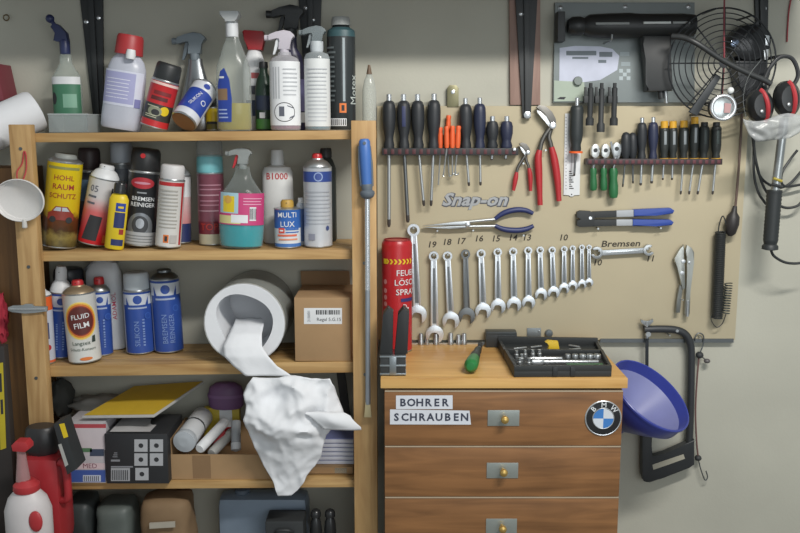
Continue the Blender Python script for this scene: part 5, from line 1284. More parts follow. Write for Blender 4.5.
# glossy hand lamp behind the guard
hl = Pix('hand_lamp', 'glossy black hand lamp behind the wire guard', 'lamp', 742, 48, -.004)
M = Matrix.Rotation(PI/2, 4, 'X')
m_ = MB(); m_.lathe(mat('#15181C', .18), [(0,.0),(17*k,.0),(21*k,.008),(22*k,.03),(20*k,.046),(14*k,.052),(0,.054)], T(*hl(744,44)) @ M, 28, 1, .9); m_.build('housing', hl.root)
m_ = MB(); m_.lathe(mat('#9AA8C0', .12, .9), [(0,0),(4.2*k,0),(4.2*k,.004),(2*k,.006),(0,.006)], T(*hl(727,45,-.048)) @ M, 14); m_.build('lamp_glint', hl.root); m_ = MB(); m_.prism(mat('#D4D8DA', .2, .6), hl.poly([(756,37),(760.5,38),(760,48),(756.5,47)]), -.055, -.049, .001); m_.build('lamp_glint', hl.root); m_ = MB(); m_.prism(mat('#D4D8DA', .2, .6), hl.poly([(755,52),(759.5,51),(759,61),(755.5,61.5)]), -.055, -.049, .001); m_.build('lamp_glint', hl.root)  # highlights on the lamp put in as pale shiny pieces
m_ = MB(); m_.prism(mat('#15181C', .3), hl.poly([(728,62),(756,62),(762,104),(736,108)]), -.05, -.002, .006); m_.build('handle', hl.root)
# chrome rimmed lamp
cl = Pix('round_lamp', 'small round lamp with a bright chrome rim below the wire guard', 'lamp', 722.3, 107.5, -.155); k = cl.k
m_ = MB(); m_.tube(CHROME, [cl(722.3,107.5)+V((11.6*k*cos(2*PI*t/36), -.006, 11.6*k*sin(2*PI*t/36))) for t in range(36)], 2.0*k, 10, loop=True); m_.build('chrome_rim', cl.root)
m_ = MB(); m_.lathe(mat('#B8BEBE', .15, .7, .25, 60), [(0,0),(10.8*k,0),(10.8*k,.004),(7*k,.0055),(0,.0065)], T(0,0,0) @ M, 28); m_.prism(mat('#B08888', .4), [(.002*a_, .0021*b_) for a_, b_ in ((1,-6),(8,-6),(9,4),(1,5))], -.0085, -.0066); m_.build('lens', cl.root)
m_ = MB(); m_.lathe(BLK, [(11*k,0),(13.2*k,.0),(12*k,-.02),(8*k,-.035),(0,-.036)], T(0,0,0) @ M, 28); m_.build('shell', cl.root)
m_ = MB(); m_.tube(BLK, [cl(714,102.5,.015), cl(714,102.5,.1385)], .003, 8); m_.build('mount', cl.root)
m_ = MB(); m_.ball(mat('#E0E4E2', .2), cl(730,90.5,-.004), 3.4*k, seg=14); m_.tube(BLK, [cl(730,93,0), cl(727,98,.004)], .004, 8); m_.build('bulb', cl.root)
rw = Pix('lamp_cord', 'thin dark red wire running down through the wire guard to the round lamp', 'wire', 724, 10, -.1)
MB().tube(mat('#7A2430', .5), spline([rw(724.5,-8), rw(724,30), rw(723.5,60,-.004), rw(723.5,96,.01)], 6), .0022, 8).build('cord', rw.root)
rw2 = Pix('red_wire', 'thin red wire curving down the wall near the picture corner', 'wire', 792, 10, -.004)
MB().tube(mat('#9A3038', .5), spline([rw2(792.5,-8), rw2(789,10), rw2(787.5,30), rw2(787,42,.0)], 6), .002, 8).build('hanging_wire', rw2.root)

# ear muffs
em = Pix('ear_muffs', 'black ear muffs with red stripes hanging above the clear plastic bag', 'ear muffs', 774, 104, -.138); k = em.k
for (cx, cy, rx, ryy, rot) in ((760,106,12.5,17,-12), (787,99,12.5,18,-8)):
    Mt = T(*em(cx, cy)) @ Matrix.Rotation(R(rot), 4, 'Y')
    m_ = MB(); m_.lathe(mat('#14181A', .3), [(0,-.022),(rx*.7*k,-.02),(rx*k,-.008),(rx*k,.012),(rx*.85*k,.02),(0,.022)], Mt @ Matrix.Rotation(-PI/2, 4, 'X'), 26, 1, ryy/rx); m_.build('ear_cup', em.root)
    m_ = MB(); sp = [Mt @ V((rx*.0*k+rx*.3*k*cos(R(a_)), -.0235+.014*abs(sin(R(a_)))**2, ryy*.95*k*sin(R(a_)))) for a_ in range(-80, 81, 10)]
    m_.tube(mat('#A8242C', .4), sp, 2.4*k, 8); m_.build('red_stripe', em.root, 'red stripe across the ear cup')
    m_ = MB(); m_.ball(STEEL, Mt @ V((-rx*.2*k, -.022, -ryy*.3*k)), 2.2*k, (1,.5,1), 12); m_.build('rivet', em.root)
m_ = MB(); m_.tube(mat('#1A1E22', .4), spline([em(765,94,.01), em(768,80,.02), em(776,66,.03), em(786,56,.03), em(797,58,.025), em(800,74,.01), em(792,88,0)], 7), [.005]*43, 8); m_.build('head_band', em.root)
m_ = MB(); m_.tube(BLK, [em(787,55,.03), em(787,55,.134)], .004, 8); m_.build('hook', em.root)
# clear bag
pbg = Pix('clear_bag', 'crumpled clear plastic bag wrapped under the ear muffs', 'bag', 772, 124, -.19)
m_ = MB(); rowsb = [(743,806,119),(745,806,125),(747,804,130),(750,800,136),(756,790,142)]
def fnb(u, v):
    i = min(3, int(v*4)); f = v*4-i; A, B = rowsb[i], rowsb[i+1]; x0 = A[0]+(B[0]-A[0])*f; x1 = A[1]+(B[1]-A[1])*f; y = A[2]+(B[2]-A[2])*f
    p = pbg(x0+(x1-x0)*u, y-4*u+3*sin(u*7)*(1-v), 0); p.y = -.014*sin(PI*u)*sin(PI*(.2+.8*v))+.008*noise.noise(V((u*7, v*4, 3))); return p
m_.grid(clear('#B8BABC', .38, .25), fnb, 30, 10); m_.build('film', pbg.root, angle=70, solid=.0006)
m_ = MB(); m_.tube(clear('#8C9090', .2), spline([pbg(746,118,0), pbg(745,98,.01), pbg(752,76,.02), pbg(770,58,.05)], 6), .0008, 6); m_.build('hanging_loop', pbg.root)
# work light tube with a black handle
wl = Pix('inspection_light', 'metal tube work light with a ribbed black handle hanging by its cables', 'work light', 776, 190, -.1); k = wl.k
m_ = MB(); m_.tube(mat('#B0B4B4', .3, .8), [wl(784.5,118), wl(775,193)], 4.3*k, 18); m_.build('tube', wl.root)
Mh = axis(wl(774.6,190), wl(769.8,250)); LL = (wl(769.8,250)-wl(774.6,190)).length
prof = [(0,0),(7.4*k,0)]
for j in range(14): prof += [(7.6*k-.0004*j*.1, LL*(.04+.06*j)), (7.0*k, LL*(.07+.06*j))]
prof += [(6.2*k,LL*.9),(7.8*k,LL*.93),(8*k,LL*.985),(5*k,LL),(0,LL)]
m_ = MB(); m_.lathe(mat('#1C2224', .5), prof, Mh, 20); m_.build('handle', wl.root)
m_ = MB(); m_.tube(mat('#A89838', .5), [wl(771.5,178,-.011), wl(780,181,-.011)], .0035, 8); m_.tube(BLK, [wl(770,184,-.011), wl(780.5,187,-.011)], .004, 8); m_.build('cable_tie', wl.root)
m_ = MB(); CB = [[(770.5,249),(774,256),(784,262),(795,263.5),(806,262)]]
for pts in CB: m_.tube(BLK, spline([wl(*p) for p in pts], 6), .0034, 8)
m_.build('cord', wl.root)
cb_ = Pix('black_cable', 'looped black cables hanging behind the work light', 'cable', 760, 170, -.03)
for pts in ([(754,128),(754,150),(760,176),(775,187),(790,184),(806,166)], [(752,132),(756,160),(764,188),(780,206),(796,206),(806,196)], [(797,150),(790,160),(781,174),(784,186),(806,184)], [(755,120),(754,170),(758,192),(766,204)]):
    MB().tube(BLK, spline([cb_(x, y, .004*sin(y)) for x, y in pts], 7), .0034, 8).build('loop', cb_.root)
m_ = MB(); m_.tube(STEEL, [cb_(755,122,.029), cb_(755,122,-.012), cb_(755,119,-.014)], .002, 8); m_.build('hook', cb_.root)
# coiled lead with rod
co = Pix('coiled_lead', 'thin rod with dark grip and a coiled black lead hanging on the panel edge', 'tester', 730, 220, -.034); k = co.k
m_ = MB(); m_.tube(mat('#5E4A40', .5), spline([co(742,112), co(740,150), co(737,190), co(735,210)], 5), 1.3*k, 8); m_.build('rod', co.root)
Mg = axis(co(735,206), co(730,236)); LL = (co(730,236)-co(735,206)).length
m_ = MB(); m_.lathe(mat('#221E1E', .5), [(0,0),(2*k,0),(3*k,LL*.2),(6.2*k,LL*.35),(6.8*k,LL*.6),(5*k,LL*.9),(2*k,LL),(0,LL)], Mg, 16); m_.build('grip', co.root)
m_ = MB(); m_.tube(BLK, spline([co(733,235), co(727,228,-.004), co(723,216), co(719,226), co(718,240)], 6), .0016, 8)
m_.build('loop', co.root)
m_ = MB(); pts = []
for t in range(0, 560):
    f = t/559; x, y = 720.5-3.5*f, 232+86*f; a_ = f*2*PI*46; c = co(x, y); pts.append(c+V((4.6*k*cos(a_), 4.6*k*sin(a_), 0)))
m_.tube(mat('#1C2020', .5), pts, .0026, 6); m_.build('coil', co.root)
m_ = MB(); pts = []
for t in range(0, 200):
    f = t/199; x, y = 728-3*f, 283+30*f; a_ = f*2*PI*12; c = co(x, y); pts.append(c+V((3.6*k*cos(a_), 3.6*k*sin(a_)-.004, .0)))
m_.tube(mat('#26302E', .4), pts, .0016, 6); m_.tube(BLK, spline([co(726,314), co(722,324), co(716,327), co(711,319), co(714,312)], 6), .0012, 6); m_.build('spring', co.root)
nail(738, 205, out=.03) if 0 else None
m_ = MB(); m_.tube(BLK, [co(742,113), co(742,113,.0215)], .003, 8); m_.build('hook', co.root)

# small square plate and knob on the panel
w = Pix('hasp_plate', 'small square grey plate on the panel above the socket case', 'plate', 534, 332.5, -.0135)
m_ = MB(); m_.prism(mat('#8C9294', .4, .6), w.poly([(527,328),(541,328),(541,340),(527,340)]), -.0015, .0008, .0006); m_.build('plate', w.root)
m_ = MB(); m_.lathe(STEEL, [(0,0),(.0025,0),(.0025,.001),(0,.0016)], T(*w(539,331,-.0015)) @ Matrix.Rotation(PI/2, 4, 'X'), 8); m_.build('screw', w.root)
MB().lathe(mat('#868E92', .35, .7), [(0,0),(.0105,0),(.0105,.006),(.008,.009),(0,.0095)], T(*pl(548.6, 333)) @ Matrix.Rotation(PI/2, 4, 'X'), 18).build('round_knob', panel, 'round grey metal knob')

# ============================================================ drawer cabinet
DY = -.335
tp = P(504, 378.5, DY).z; d0, d1 = P(380.5, 383, DY), P(628, 383, DY)
dr = thing('drawer_cabinet', 'brown veneered drawer cabinet with a lighter beech top against the wall', 'drawer cabinet', ((d0.x+d1.x)/2, DY, 0))
hw = (d1.x-d0.x)/2; tth = tp-P(504, 388.5, DY).z; BK = -DY-.014
MB().box(beech, (-hw, 0, tp-tth), (hw, BK, tp), bev=.002).build('top', dr)
bx = hw-.008
m_ = MB(); 
for A_, B_ in (((-bx,.02,.0),(-bx+.016,BK-.003,tp-tth-.0005)), ((bx-.016,.02,0),(bx,BK-.003,tp-tth-.0005)), ((-bx+.016,BK-.012,.02),(bx-.016,BK-.003,tp-tth-.001)), ((-bx+.016,.02,.03),(bx-.016,BK-.013,.045))): m_.box(teak, A_, B_)
m_.build('carcass', dr)
def dz(py): return P(504, py, DY).z
zs = [dz(391.5), dz(447), dz(498)]
zs.append(zs[2]-(zs[1]-zs[2])); 
while zs[-1] > .2: zs.append(zs[-1]-(zs[1]-zs[2]))
LIP = mat('#B4A48C', .5)
drs = []
for j in range(len(zs)-1):
    if j < 3:
        pass
    m_ = MB(); m_.box(teak, (-bx+.001, .003, zs[j+1]+.0022), (bx-.001, .019, zs[j]-.0015), bev=.0012)
    o_ = m_.build('drawer', dr); drs.append(o_)
    m_ = MB(); m_.box(LIP, (-bx+.002, .002, zs[j]-.0013), (bx-.002, .018, zs[j]+.0012)); m_.build('edge_lip', o_, 'pale edge strip along the top of the drawer')
def don(px, py, dy=0): q = P(px, py, DY+.003)-dr.location; q.y = .0028-dy; return q
k = S(503, 420, DY)
PLT = mat('#A3AAA6', .3, .5, .1, 50)
for j, (x0, y0, x1, y1) in enumerate(((487.5,410,519.5,425.7), (486.5,462.6,518.3,478), (485.8,518.5,517,534))):
    m_ = MB(); a_, b_ = don(x0, y1), don(x1, y0); m_.box(PLT, (a_.x, .0012, a_.z), (b_.x, .0029, b_.z), bev=.0006); m_.build('handle_plate', drs[j])
    m_ = MB(); c = don((x0+x1)/2+.4, (y0+y1)/2-.8)
    m_.lathe(BRASS, [(.0045,0),(.004,.004),(.0045,.009),(.0085,.013),(.0095,.018),(.008,.023),(.004,.0255),(0,.026)], T(c.x, .0012, c.z) @ Matrix.Rotation(PI/2, 4, 'X'), 18); m_.build('knob', drs[j])
LBL = mat('#D8DCE4', .6)
def paperlabel(t, pts, cx, cy, wpx):
    m_ = MB(); q = [don(*p, .0) for p in pts]
    m_.faces(LBL, [v+V((0,-.0006,0)) for v in q], [tuple(range(len(q)))])
    c = don(cx, cy); s0 = wpx*k/textw(' '.join(t) if 0 else t, 1)
    n = len(t); st = wpx*k/(n-.2)
    for i_, ch in enumerate(t):
        x0 = c.x-wpx*k/2+st*(i_+.4)
        m_.text(mat('#2E3448', .6), ch, 10.8*k, lambda x, y, x0=x0: V((x0+x, .0016, c.z+y)), .028*10.8*k)
    m_.build('paper_label', drs[0], 'white paper label with capital letters')
paperlabel('SCHRAUBEN', [(390,409.3),(469.5,410.5),(471,424.5),(390,424.3)], 430.5, 417.3, 75)
paperlabel('BOHRER', [(396,395.4),(452.6,395.2),(452.6,409),(396,409)], 424, 402.7, 49)
# round badge
c = don(603, 418); rb_ = 18.4*k
m_ = MB(); MR = T(c.x, .0029, c.z) @ Matrix.Rotation(PI/2, 4, 'X')
m_.lathe(CHROME, [(rb_,0),(rb_,.002),(rb_*.96,.003),(rb_*.93,.0026)], MR, 40, close=False); m_.lathe(mat('#14161A', .25), [(rb_*.94,.0022),(rb_*.58,.0034)], MR, 40, close=False)
m_.lathe(CHROME, [(rb_*.6,.0034),(rb_*.58,.0042),(rb_*.54,.0034)], MR, 40, close=False)
for j in range(4):
    mm = [mat('#D4DAE2', .3), mat('#3C7CC4', .3)][j % 2]; pts = [V((c.x, -.0008, c.z))]+[V((c.x+rb_*.55*cos(PI/2*j+PI/2*t/10), -.0008, c.z+rb_*.55*sin(PI/2*j+PI/2*t/10))) for t in range(11)]
    m_.faces(mm, pts, [tuple(range(12))])
for ch, a_ in (('B', 136), ('M', 90), ('W', 44)):
    a2 = R(a_); o_ = V((c.x+rb_*.76*cos(a2), -.0014, c.z+rb_*.76*sin(a2))); ro = R(a_-90)
    m_.text(mat('#D8DCDE', .3), ch, rb_*.4, lambda x, y, o_=o_, ro=ro: o_+V((x*cos(ro)-y*sin(ro), 0, x*sin(ro)+y*cos(ro))), .0003)
m_.build('round_badge', drs[0], 'round badge with black ring and blue-white quarters')
m_ = MB(); m_.box(mat('#C8CCCC', .3, .9), (-hw+.06, BK-.004, tp+.0002), (hw-.23, BK-.0005, tp+.004)); m_.build('back_strip', dr, 'bright metal strip along the back edge of the top')
def top(px, Y):
    z = tp; dep = (Y-CAM.y)*cos(PITCH)+(CAM.z-z)*sin(PITCH); return V(((px-CX)/F*dep, Y, z)), dep/F

# fire spray
q, k = top(397, -.075); r = 15*k; hh = P(397, 240, -.075).z-tp
fs = thing('fire_extinguisher_can', 'tall red fire extinguishing spray can with white and yellow lettering on the cabinet', 'spray can', q+V((0,0,.0005)))
m_ = MB(); m_.lathe(mat('#B8141E', .32), [(0,.003),(r*.9,.003,STEEL),(r,.001,STEEL),(r,.004,STEEL),(r,hh-.012),(r*.99,hh-.008),(r*.9,hh-.001),(r*.7,hh),(0,hh)], None, 36); m_.build('body', fs)
w = Wrap(fs, r, hh, k)
w.lines(mat('#C83038'), 0, 0, [])
for j in range(7): 
    x0 = -8+j*4.2; w.poly(YEL, [(x0-3.5,.845),(x0-1.6,.845),(x0+.2,.822),(x0-1.6,.80),(x0-3.5,.80),(x0-1.7,.822)])
w.patch(YEL, -56, -40, .80, .845)
w.text(WHITE, 'FEUER', 40, .72, width=22, bold=.004); w.text(WHITE, 'LÖSCH', 40, .635, width=25, bold=.004); w.text(WHITE, 'SPRAY', 40, .55, width=23, bold=.004)
w.patch(mat('#28286C'), 15, 70, .465, .495); w.text(WHITE, 'D', 30, .42, width=4); 
for z_ in (.25,.28,.31,.34,.37,.4): w.patch(WHITE, 34, 46, z_, z_+.012)
w.build()
w = Wrap(fs, r, hh, k)
for z_ in (.44,.5,.56,.64): w.disc(mat('#D08A8A'), -48, z_, 2.2, 2.5)
w.build('pictograms')
m_ = MB(); m_.lathe(mat('#8C1218', .35), [(r*.9,hh-.001),(r*.88,hh+.002),(r*.82,hh+.001)], None, 30, close=False)
m_.build('cap_rim', fs)
# black drill holder
q0 = P(379.5, 375.5, DY+.008); q, k = top(393, -.29)
dh = thing('drill_holder', 'black twin drill bit holder with metal bands on the corner of the cabinet', 'tool holder', V((q.x, -.285, tp+.0005)))
ww = 13*k; bh = 21*k
m_ = MB()
for sd in (-1, 1): m_.box(BLKM, (sd*ww*.55-ww*.42, -.03, 0), (sd*ww*.55+ww*.42, .03, bh), bev=.002)
m_.build('holder_block', dh)
SB = mat('#A0A8AC', .3, .8)
m_ = MB()
for z_ in (0.002, bh*.45, bh*.88): m_.box(SB, (-ww, -.0318, z_), (ww, .0318, z_+.0045), bev=.0008)
m_.box(SB, (-ww*.26, -.0325, .002), (ww*.26, -.0305, bh*.93), bev=.0006)
m_.build('metal_bands', dh)
for (xa, ht, tl) in ((-.52, 46, 3), (.62, 46, 4)):
    m_ = MB(); x = xa*ww; m_.prism(mat('#15181A', .5), [(x-6.4*k, bh), (x+6.4*k, bh), (x+(6+tl)*k*.8, bh+ht*k*.9), (x+tl*k*.6, bh+ht*k), (x-3*k, bh+ht*k*.86)], -.02, .02, .002); m_.build('upright_fin', dh)
# sockets on the back edge
for px, hpx, r_, lb in ((421,10,2.6,'small chrome socket, first in the row behind the fire can'), (427,6.5,2.4,'lowest chrome socket, half hidden in the row on the back edge'), (436,10,2.6,'chrome socket standing right under the wrench marked 19'),
        (450.6,10.5,2.8,'chrome socket standing right under the wrench marked 18'), (458.5,9,2.4,'slim chrome socket beside the last socket of the row'), (464,10,2.8,'chrome socket last of the row, beside the green screwdriver tip')):
    q, k = top(px, -.021); s_ = thing('socket', lb, 'socket', q+V((0,0,.0003)), 'sockets on the back edge of the cabinet')
    h_ = hpx*1.12*k; MB().lathe(STEEL, [(0,0),(r_*k*1.05,0),(r_*k*1.05,h_*.35),(r_*k*.85,h_*.42),(r_*k*.85,h_*.95),(r_*k*.75,h_),(r_*k*.5,h_),(r_*k*.5,h_*.6),(0,h_*.6)], None, 16).build('body', s_)
# black box
q, k = top(500.5, -.038); t = thing('black_box', 'small black plastic box at the back of the cabinet top', 'box', q+V((0,0,.0003)))
MB().box(mat('#23282A', .4), (-15.5*k, -.016, 0), (15.5*k, .016, 15*k), bev=.003).build('body', t); MB().box(mat('#2C3234', .4), (-15.2*k, -.0163, 12.5*k), (15.2*k, .0163, 16*k), bev=.002).build('lid', t)
# stubby green screwdriver
pf, k = top(470.5, DY+.028); pf.z += 9*k; pb_, _ = top(478, DY+.2); pb_.z += 7.6*k; pt_, _ = top(483.5, DY+.275); pt_.z += 6.6*k
gs_ = thing('screwdriver', 'screwdriver with a green and black handle lying on the cabinet top', 'screwdriver', pf); L = (pb_-pf).length; M = axis((0,0,0), pb_-pf)
MB().lathe(mat('#1C7838', .35), [(0,-.004),(4*k,-.003),(6.6*k,.004),(7.1*k,.015),(6.6*k,L*.3),(5.8*k,L*.42)], M, 20, close=False).build('handle_end', gs_)
MB().lathe(mat('#1E2A26', .5), [(5.8*k,L*.42),(5.2*k,L*.62),(3.4*k,L*.85),(3.8*k,L*.95),(3.2*k,L),(0,L)], M, 20, close=False).build('grip', gs_)
M2 = axis(pb_-pf, pt_-pf); L2 = (pt_-pb_).length
m_ = MB(); m_.lathe(STEEL, [(0,0),(2*k,0),(2*k,L2*.85),(1.2*k,L2),(0,L2)], M2, 12); m_.build('shaft', gs_)
m_ = MB(); m_.box(BLKM, (-5*k, -2.0*k, L2*.2), (7*k, 2*k, L2*.4), M2, .001); m_.build('side_lug', gs_)

# open socket case
fl, k = top(514, DY+.008); fr, _ = top(611.5, DY+.012); bl, _ = top(497.5, DY+.285); br_, _ = top(597, DY+.268)
sc_ = thing('socket_case', 'open black plastic case of chrome sockets and ratchets on the cabinet top', 'tool case', (fl+fr+bl+br_)/4+V((0,0,.0005)))
o = sc_.location; A4 = [p-o for p in (fl, fr, br_, bl)]
for p in A4: p.z = 0
def uv(u, v, z=0): return (A4[0]*(1-u)+A4[1]*u)*(1-v)+(A4[3]*(1-u)+A4[2]*u)*v+V((0,0,z))
def slab(m_, m, u0, u1, v0, v1, z0, z1, bev=0): m_.hexa(m, [uv(u0,v0,z0),uv(u1,v0,z0),uv(u1,v1,z0),uv(u0,v1,z0),uv(u0,v0,z1),uv(u1,v0,z1),uv(u1,v1,z1),uv(u0,v1,z1)], bev)
CB_ = mat('#1B1F20', .5); H = 11.5*k
m_ = MB(); slab(m_, CB_, 0,1,0,.58,0,H*.55,.002)
for a_ in ((0,1,0,.04),(0,1,.55,.58),(0,.03,.04,.55),(.97,1,.04,.55)): slab(m_, CB_, *a_, H*.5, H, .001)
m_.build('base', sc_)
m_ = MB(); slab(m_, mat('#202526', .5), 0.0,1,.6,1.0,.0,.012,.002); slab(m_, CB_, 0.0,1,.96,1.0,.011,.03,.001); slab(m_, CB_, .0,.03,.6,.96,.011,.022); slab(m_, CB_, .97,1,.6,.96,.011,.022)
m_.build('lid', sc_)
for u_ in (.42, .6):
    m_ = MB(); slab(m_, BLK, u_-.025, u_+.025, -.012, .0, H*.1, H*.95, .001); m_.build('latch', sc_)
m_ = MB(); slab(m_, mat('#1A5A34', .5), .56, .93, .06, .16, H*.56, H*.82, .001); m_.build('green_insert', sc_, 'green insert strip')
def world(u, v, z): return o+uv(u, v, z)
def bar(name, label, u0, v0, u1, v1, r_, z, grp=None, cat='tool', m=CHROME, extra=None):
    a_, b_ = world(u0, v0, z), world(u1, v1, z); t = thing(name, label, cat, a_, grp); L = (b_-a_).length
    m_ = MB(); m_.lathe(m, [(0,0),(r_*.9,0),(r_,.002),(r_,L-.002),(r_*.8,L),(0,L)], axis((0,0,0), b_-a_), 14); m_.build('bar', t)
    if extra: MB().lathe(m, [(0,-.003),(r_*1.9,-.003),(r_*2.1,0),(r_*2.1,.02),(r_*1.2,.028),(0,.028)], axis((0,0,0), b_-a_), 16).build('head', t)
    return t
zt = H*.55+.0055
bar('ratchet_handle', 'long chrome ratchet bar lying across the front of the open socket case', .23, .22, .9, .225, .0042, zt, None, 'ratchet', extra=True)
bar('extension_bar', 'shorter chrome extension bar behind the long ratchet bar in the case', .22, .33, .55, .335, .0038, zt, None, 'extension bar')
for j in range(5):
    u = .62+.075*j; c = world(u, .42, H*.55+.0005); s_ = thing('socket', ['chrome socket in the case row beside the yellow bit holder', 'second chrome socket of the case row, counted from the yellow bit holder', 'middle chrome socket of the row of five in the case', 'fourth chrome socket of the case row, counted from the yellow bit holder', 'last chrome socket of the case row, at the corner farthest from the green screwdriver'][j], 'socket', c, 'sockets in the open case')
    r_ = .0068+.0006*j; m_ = MB(); m_.lathe(STEEL, [(0,0),(r_,0),(r_,.008),(r_*.9,.0095),(r_*.6,.0095),(r_*.6,.005),(0,.005)], None, 16); m_.build('body', s_)
for j, (u, v) in enumerate(((.09,.18),(.13,.3),(.18,.16),(.1,.42),(.19,.44),(.27,.45),(.34,.46))):
    c = world(u, v, H*.55+.0005); s_ = thing('socket', 'small chrome bit socket in the crowded end of the open case', 'socket', c, 'small bit sockets in the open case')
    r_ = .0055; m_ = MB(); m_.lathe(STEEL, [(0,0),(r_,0),(r_,.008),(r_*.7,.010),(r_*.7,.018),(0,.018)], None, 14); m_.build('body', s_)
c = world(.5, .5, .0); t = thing('bit_holder', 'yellow plastic bit holder standing in the open case', 'bit holder', world(.5, .66, .0125))
m_ = MB(); m_.prism(mat('#D8B41C', .45), [(-.014,0),(.012,0),(.018,.004),(.013,.028),(-.012,.03),(-.018,.026),(-.008,.02)], -.008, .008, .0015); m_.build('body', t)
for j, (u, v, du) in enumerate(((.12,.72,.14),(.3,.78,.12),(.68,.7,.12),(.8,.82,-.1))):
    bar('bit_wrench', ['chrome bit lying in the lid corner near the green screwdriver', 'chrome bit lying in the lid just before the yellow bit holder', 'chrome bit lying in the lid just past the yellow bit holder', 'chrome bit lying in the lid corner farthest from the green screwdriver'][j], u, v, u+du, v+.06, .003, .0155, 'loose bits in the case lid', 'bit', STEEL)

# ============================================================ right of the cabinet
# blue funnel
fo = P(651.5, 394.5, -.17); kf = S(650, 395, -.17)
fn_ = thing('large_funnel', 'large translucent blue funnel wedged beside the drawer cabinet', 'funnel', fo)
nrm = V((.46, -.42, .78)).normalized(); z_ = nrm; x_ = V((1,0,0)); x_ = (x_-z_*x_.dot(z_)).normalized(); y_ = z_.cross(x_)
MF = Matrix((x_, y_, z_)).transposed().to_4x4(); rf = 44.5*kf
BF = mat('#2E3C96', .35, 0, .12, 20); BFI = mat('#7C80B0', .4, 0, .12, 20)
m_ = MB(); m_.lathe(BF, [(rf*.975,.0),(rf,.001),(rf*1.02,-.001),(rf*1.02,-.006),(rf*.99,-.008),(rf*.965,-.038),(rf*.66,-.075),(rf*.34,-.11),(rf*.16,-.13)], MF, 48, close=False); m_.build('outer_cone', fn_)
m_ = MB(); m_.lathe(BF, [(rf*.974,.0),(rf*.93,-.028)], MF, 48, close=False); m_.build('inner_collar', fn_)
m_ = MB(); m_.lathe(BFI, [(rf*.93,-.028),(rf*.63,-.07),(rf*.32,-.107),(rf*.13,-.13)], MF, 48, close=False); m_.build('inner_cone', fn_, 'paler inside of the funnel')  # inner cone in a paler blue than the outer one
m_ = MB(); m_.lathe(BF, [(rf*.16,-.128),(rf*.14,-.14),(rf*.1,-.165),(rf*.085,-.165),(rf*.12,-.14),(rf*.13,-.128)], MF, 24, close=False); m_.build('spout', fn_)
# hacksaw
hk = Pix('hacksaw', 'black framed hacksaw hanging on the wall behind the blue funnel', 'saw', 668, 400, -.028); k = hk.k; HB = mat('#22262A', .45)
m_ = MB(); sp = spline([hk(644,329.5), hk(660,329), hk(675,329.8), hk(685,334), hk(690.3,344), hk(691.2,362), hk(690.4,410), hk(689,445)], 8); m_.tube(HB, sp, 3.7*k, 12); m_.build('frame', hk.root)
m_ = MB(); m_.prism(HB, hk.poly([(641,434),(648,428),(651,434),(650,456),(664,452),(684,443),(693,438),(693,463),(688,466.5),(660,477),(648,481),(643,480),(641,474)]), -.012, .012, .003)
m_.build('handle', hk.root)
m_ = MB(); m_.prism(mat('#A8A494', .6), hk.poly([(651,463),(664,458.5),(682,452.5),(683.5,457),(664,464),(652,468)]), -.0124, -.0118); m_.build('handle_slot', hk.root, 'pale gap in the closed handle')
m_ = MB(); m_.prism(mat('#34383C', .4, .7), hk.poly([(645.4,326),(648.6,326),(648.2,440),(645,440)]), -.001, .001); m_.build('blade', hk.root)
m_ = MB(); m_.tube(STEEL, [hk(646.5,338,-.002), hk(646.3,321,-.002)], 1.6*k, 10); m_.prism(STEEL, hk.poly([(640.5,319),(645,321),(648,321),(652.5,318.5),(653,321.5),(648.5,325.5),(644.5,325.5),(640.5,322)]), -.005, .003, .001); m_.lathe(STEEL, [(0,0),(2.6*k,0),(2.6*k,.004),(0,.004)], T(*hk(646.6,333,-.013)) @ Matrix.Rotation(PI/2, 4, 'X'), 12); m_.build('wing_nut', hk.root)
m_ = MB(); m_.lathe(STEEL, [(0,0),(1.5*k,0),(1.5*k,.003),(0,.003)], T(*hk(676,330,-.0085)) @ Matrix.Rotation(PI/2, 4, 'X'), 10); m_.build('frame_pin', hk.root)
m_ = MB(); m_.tube(STEEL, [hk(668,334,-.018), hk(668,334,.0145)], .002, 8); m_.build('hanging_nail', hk.root)
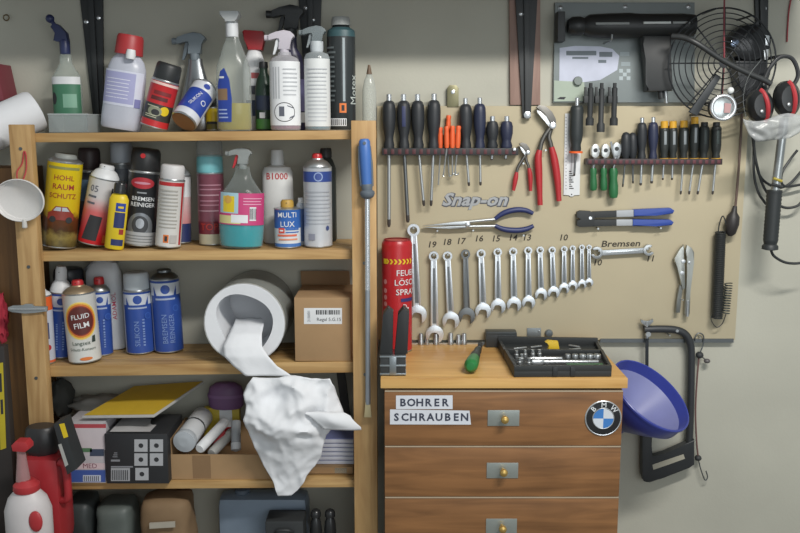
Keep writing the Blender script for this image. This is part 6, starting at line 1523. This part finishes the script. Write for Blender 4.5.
# bungee cord
bg = Pix('bungee_cord', 'thin bungee cord with wire hooks hanging beside the hacksaw', 'cord', 698, 400, -.02)
BGM = mat('#6A4A46', .7)
m_ = MB(); m_.tube(BGM, spline([bg(699,356), bg(697,380), bg(695.5,410), bg(696.5,440), bg(698,456)], 6), .0024, 8); m_.build('cord', bg.root)
for pts in ([(699.5,354),(703,345),(703.5,336),(699,333),(695.5,336),(695,341)], [(698.5,460),(701,470),(705,480),(707.5,477),(706,471)]):
    m_ = MB(); m_.tube(DULL, spline([bg(*p) for p in pts], 6), .0017, 8); m_.build('hook', bg.root)
m_ = MB()
for x, y, r_ in ((699.5,355,4),(698,458,3.6)): m_.ball(BLKM, bg(x, y), r_*bg.k, (1,1,.85), 12)
m_.build('end_knobs', bg.root)
m_ = MB(); m_.ball(mat('#5A5656', .4), bg(707,361), 3*bg.k, (1.1,1,.8), 12); m_.tube(DULL, [bg(701,356), bg(707,361)], .0016, 8); m_.build('toggle', bg.root)
m_ = MB(); m_.tube(STEEL, [bg(699.5,337,-.006), bg(699.5,337,.0195)], .0016, 8); m_.build('nail', bg.root)

# ============================================================ light, world, camera
def area(name, loc, look, sx_, sy_, e, col):
    l = bpy.data.lights.new(name, 'AREA'); l.shape = 'RECTANGLE'; l.size = sx_; l.size_y = sy_; l.energy = e; l.color = col
    o = bpy.data.objects.new(name, l); COL.objects.link(o); o.location = loc
    o.rotation_euler = (V(look)-V(loc)).to_track_quat('-Z', 'Y').to_euler(); return o
area('ceiling_tube_light', (.75, -1.6, 2.5), (.35, -.1, 1.1), .9, .1, 37, (1, .97, .92))
area('garage_door_daylight', (1.0, -3.4, 1.5), (.4, 0, 1.0), 2.0, 1.5, 20, (.93, .97, 1))
wd = bpy.data.worlds.new('garage_air'); sc.world = wd; wd.use_nodes = True
bgn = wd.node_tree.nodes['Background']; bgn.inputs['Color'].default_value = (.78, .86, .88, 1); bgn.inputs['Strength'].default_value = .40
cam = bpy.data.cameras.new('camera'); co_ = bpy.data.objects.new('camera', cam); COL.objects.link(co_)
co_.location = CAM; co_.rotation_euler = (PI/2-PITCH, 0, 0); cam.sensor_fit = 'HORIZONTAL'; cam.sensor_width = 36; cam.lens = F/800*36; cam.clip_start = .05
sc.camera = co_
vs_ = sc.view_settings; vs_.view_transform = 'Standard'; vs_.look = 'None'; vs_.exposure = 0.08; vs_.gamma = 1; vs_.use_curve_mapping = False
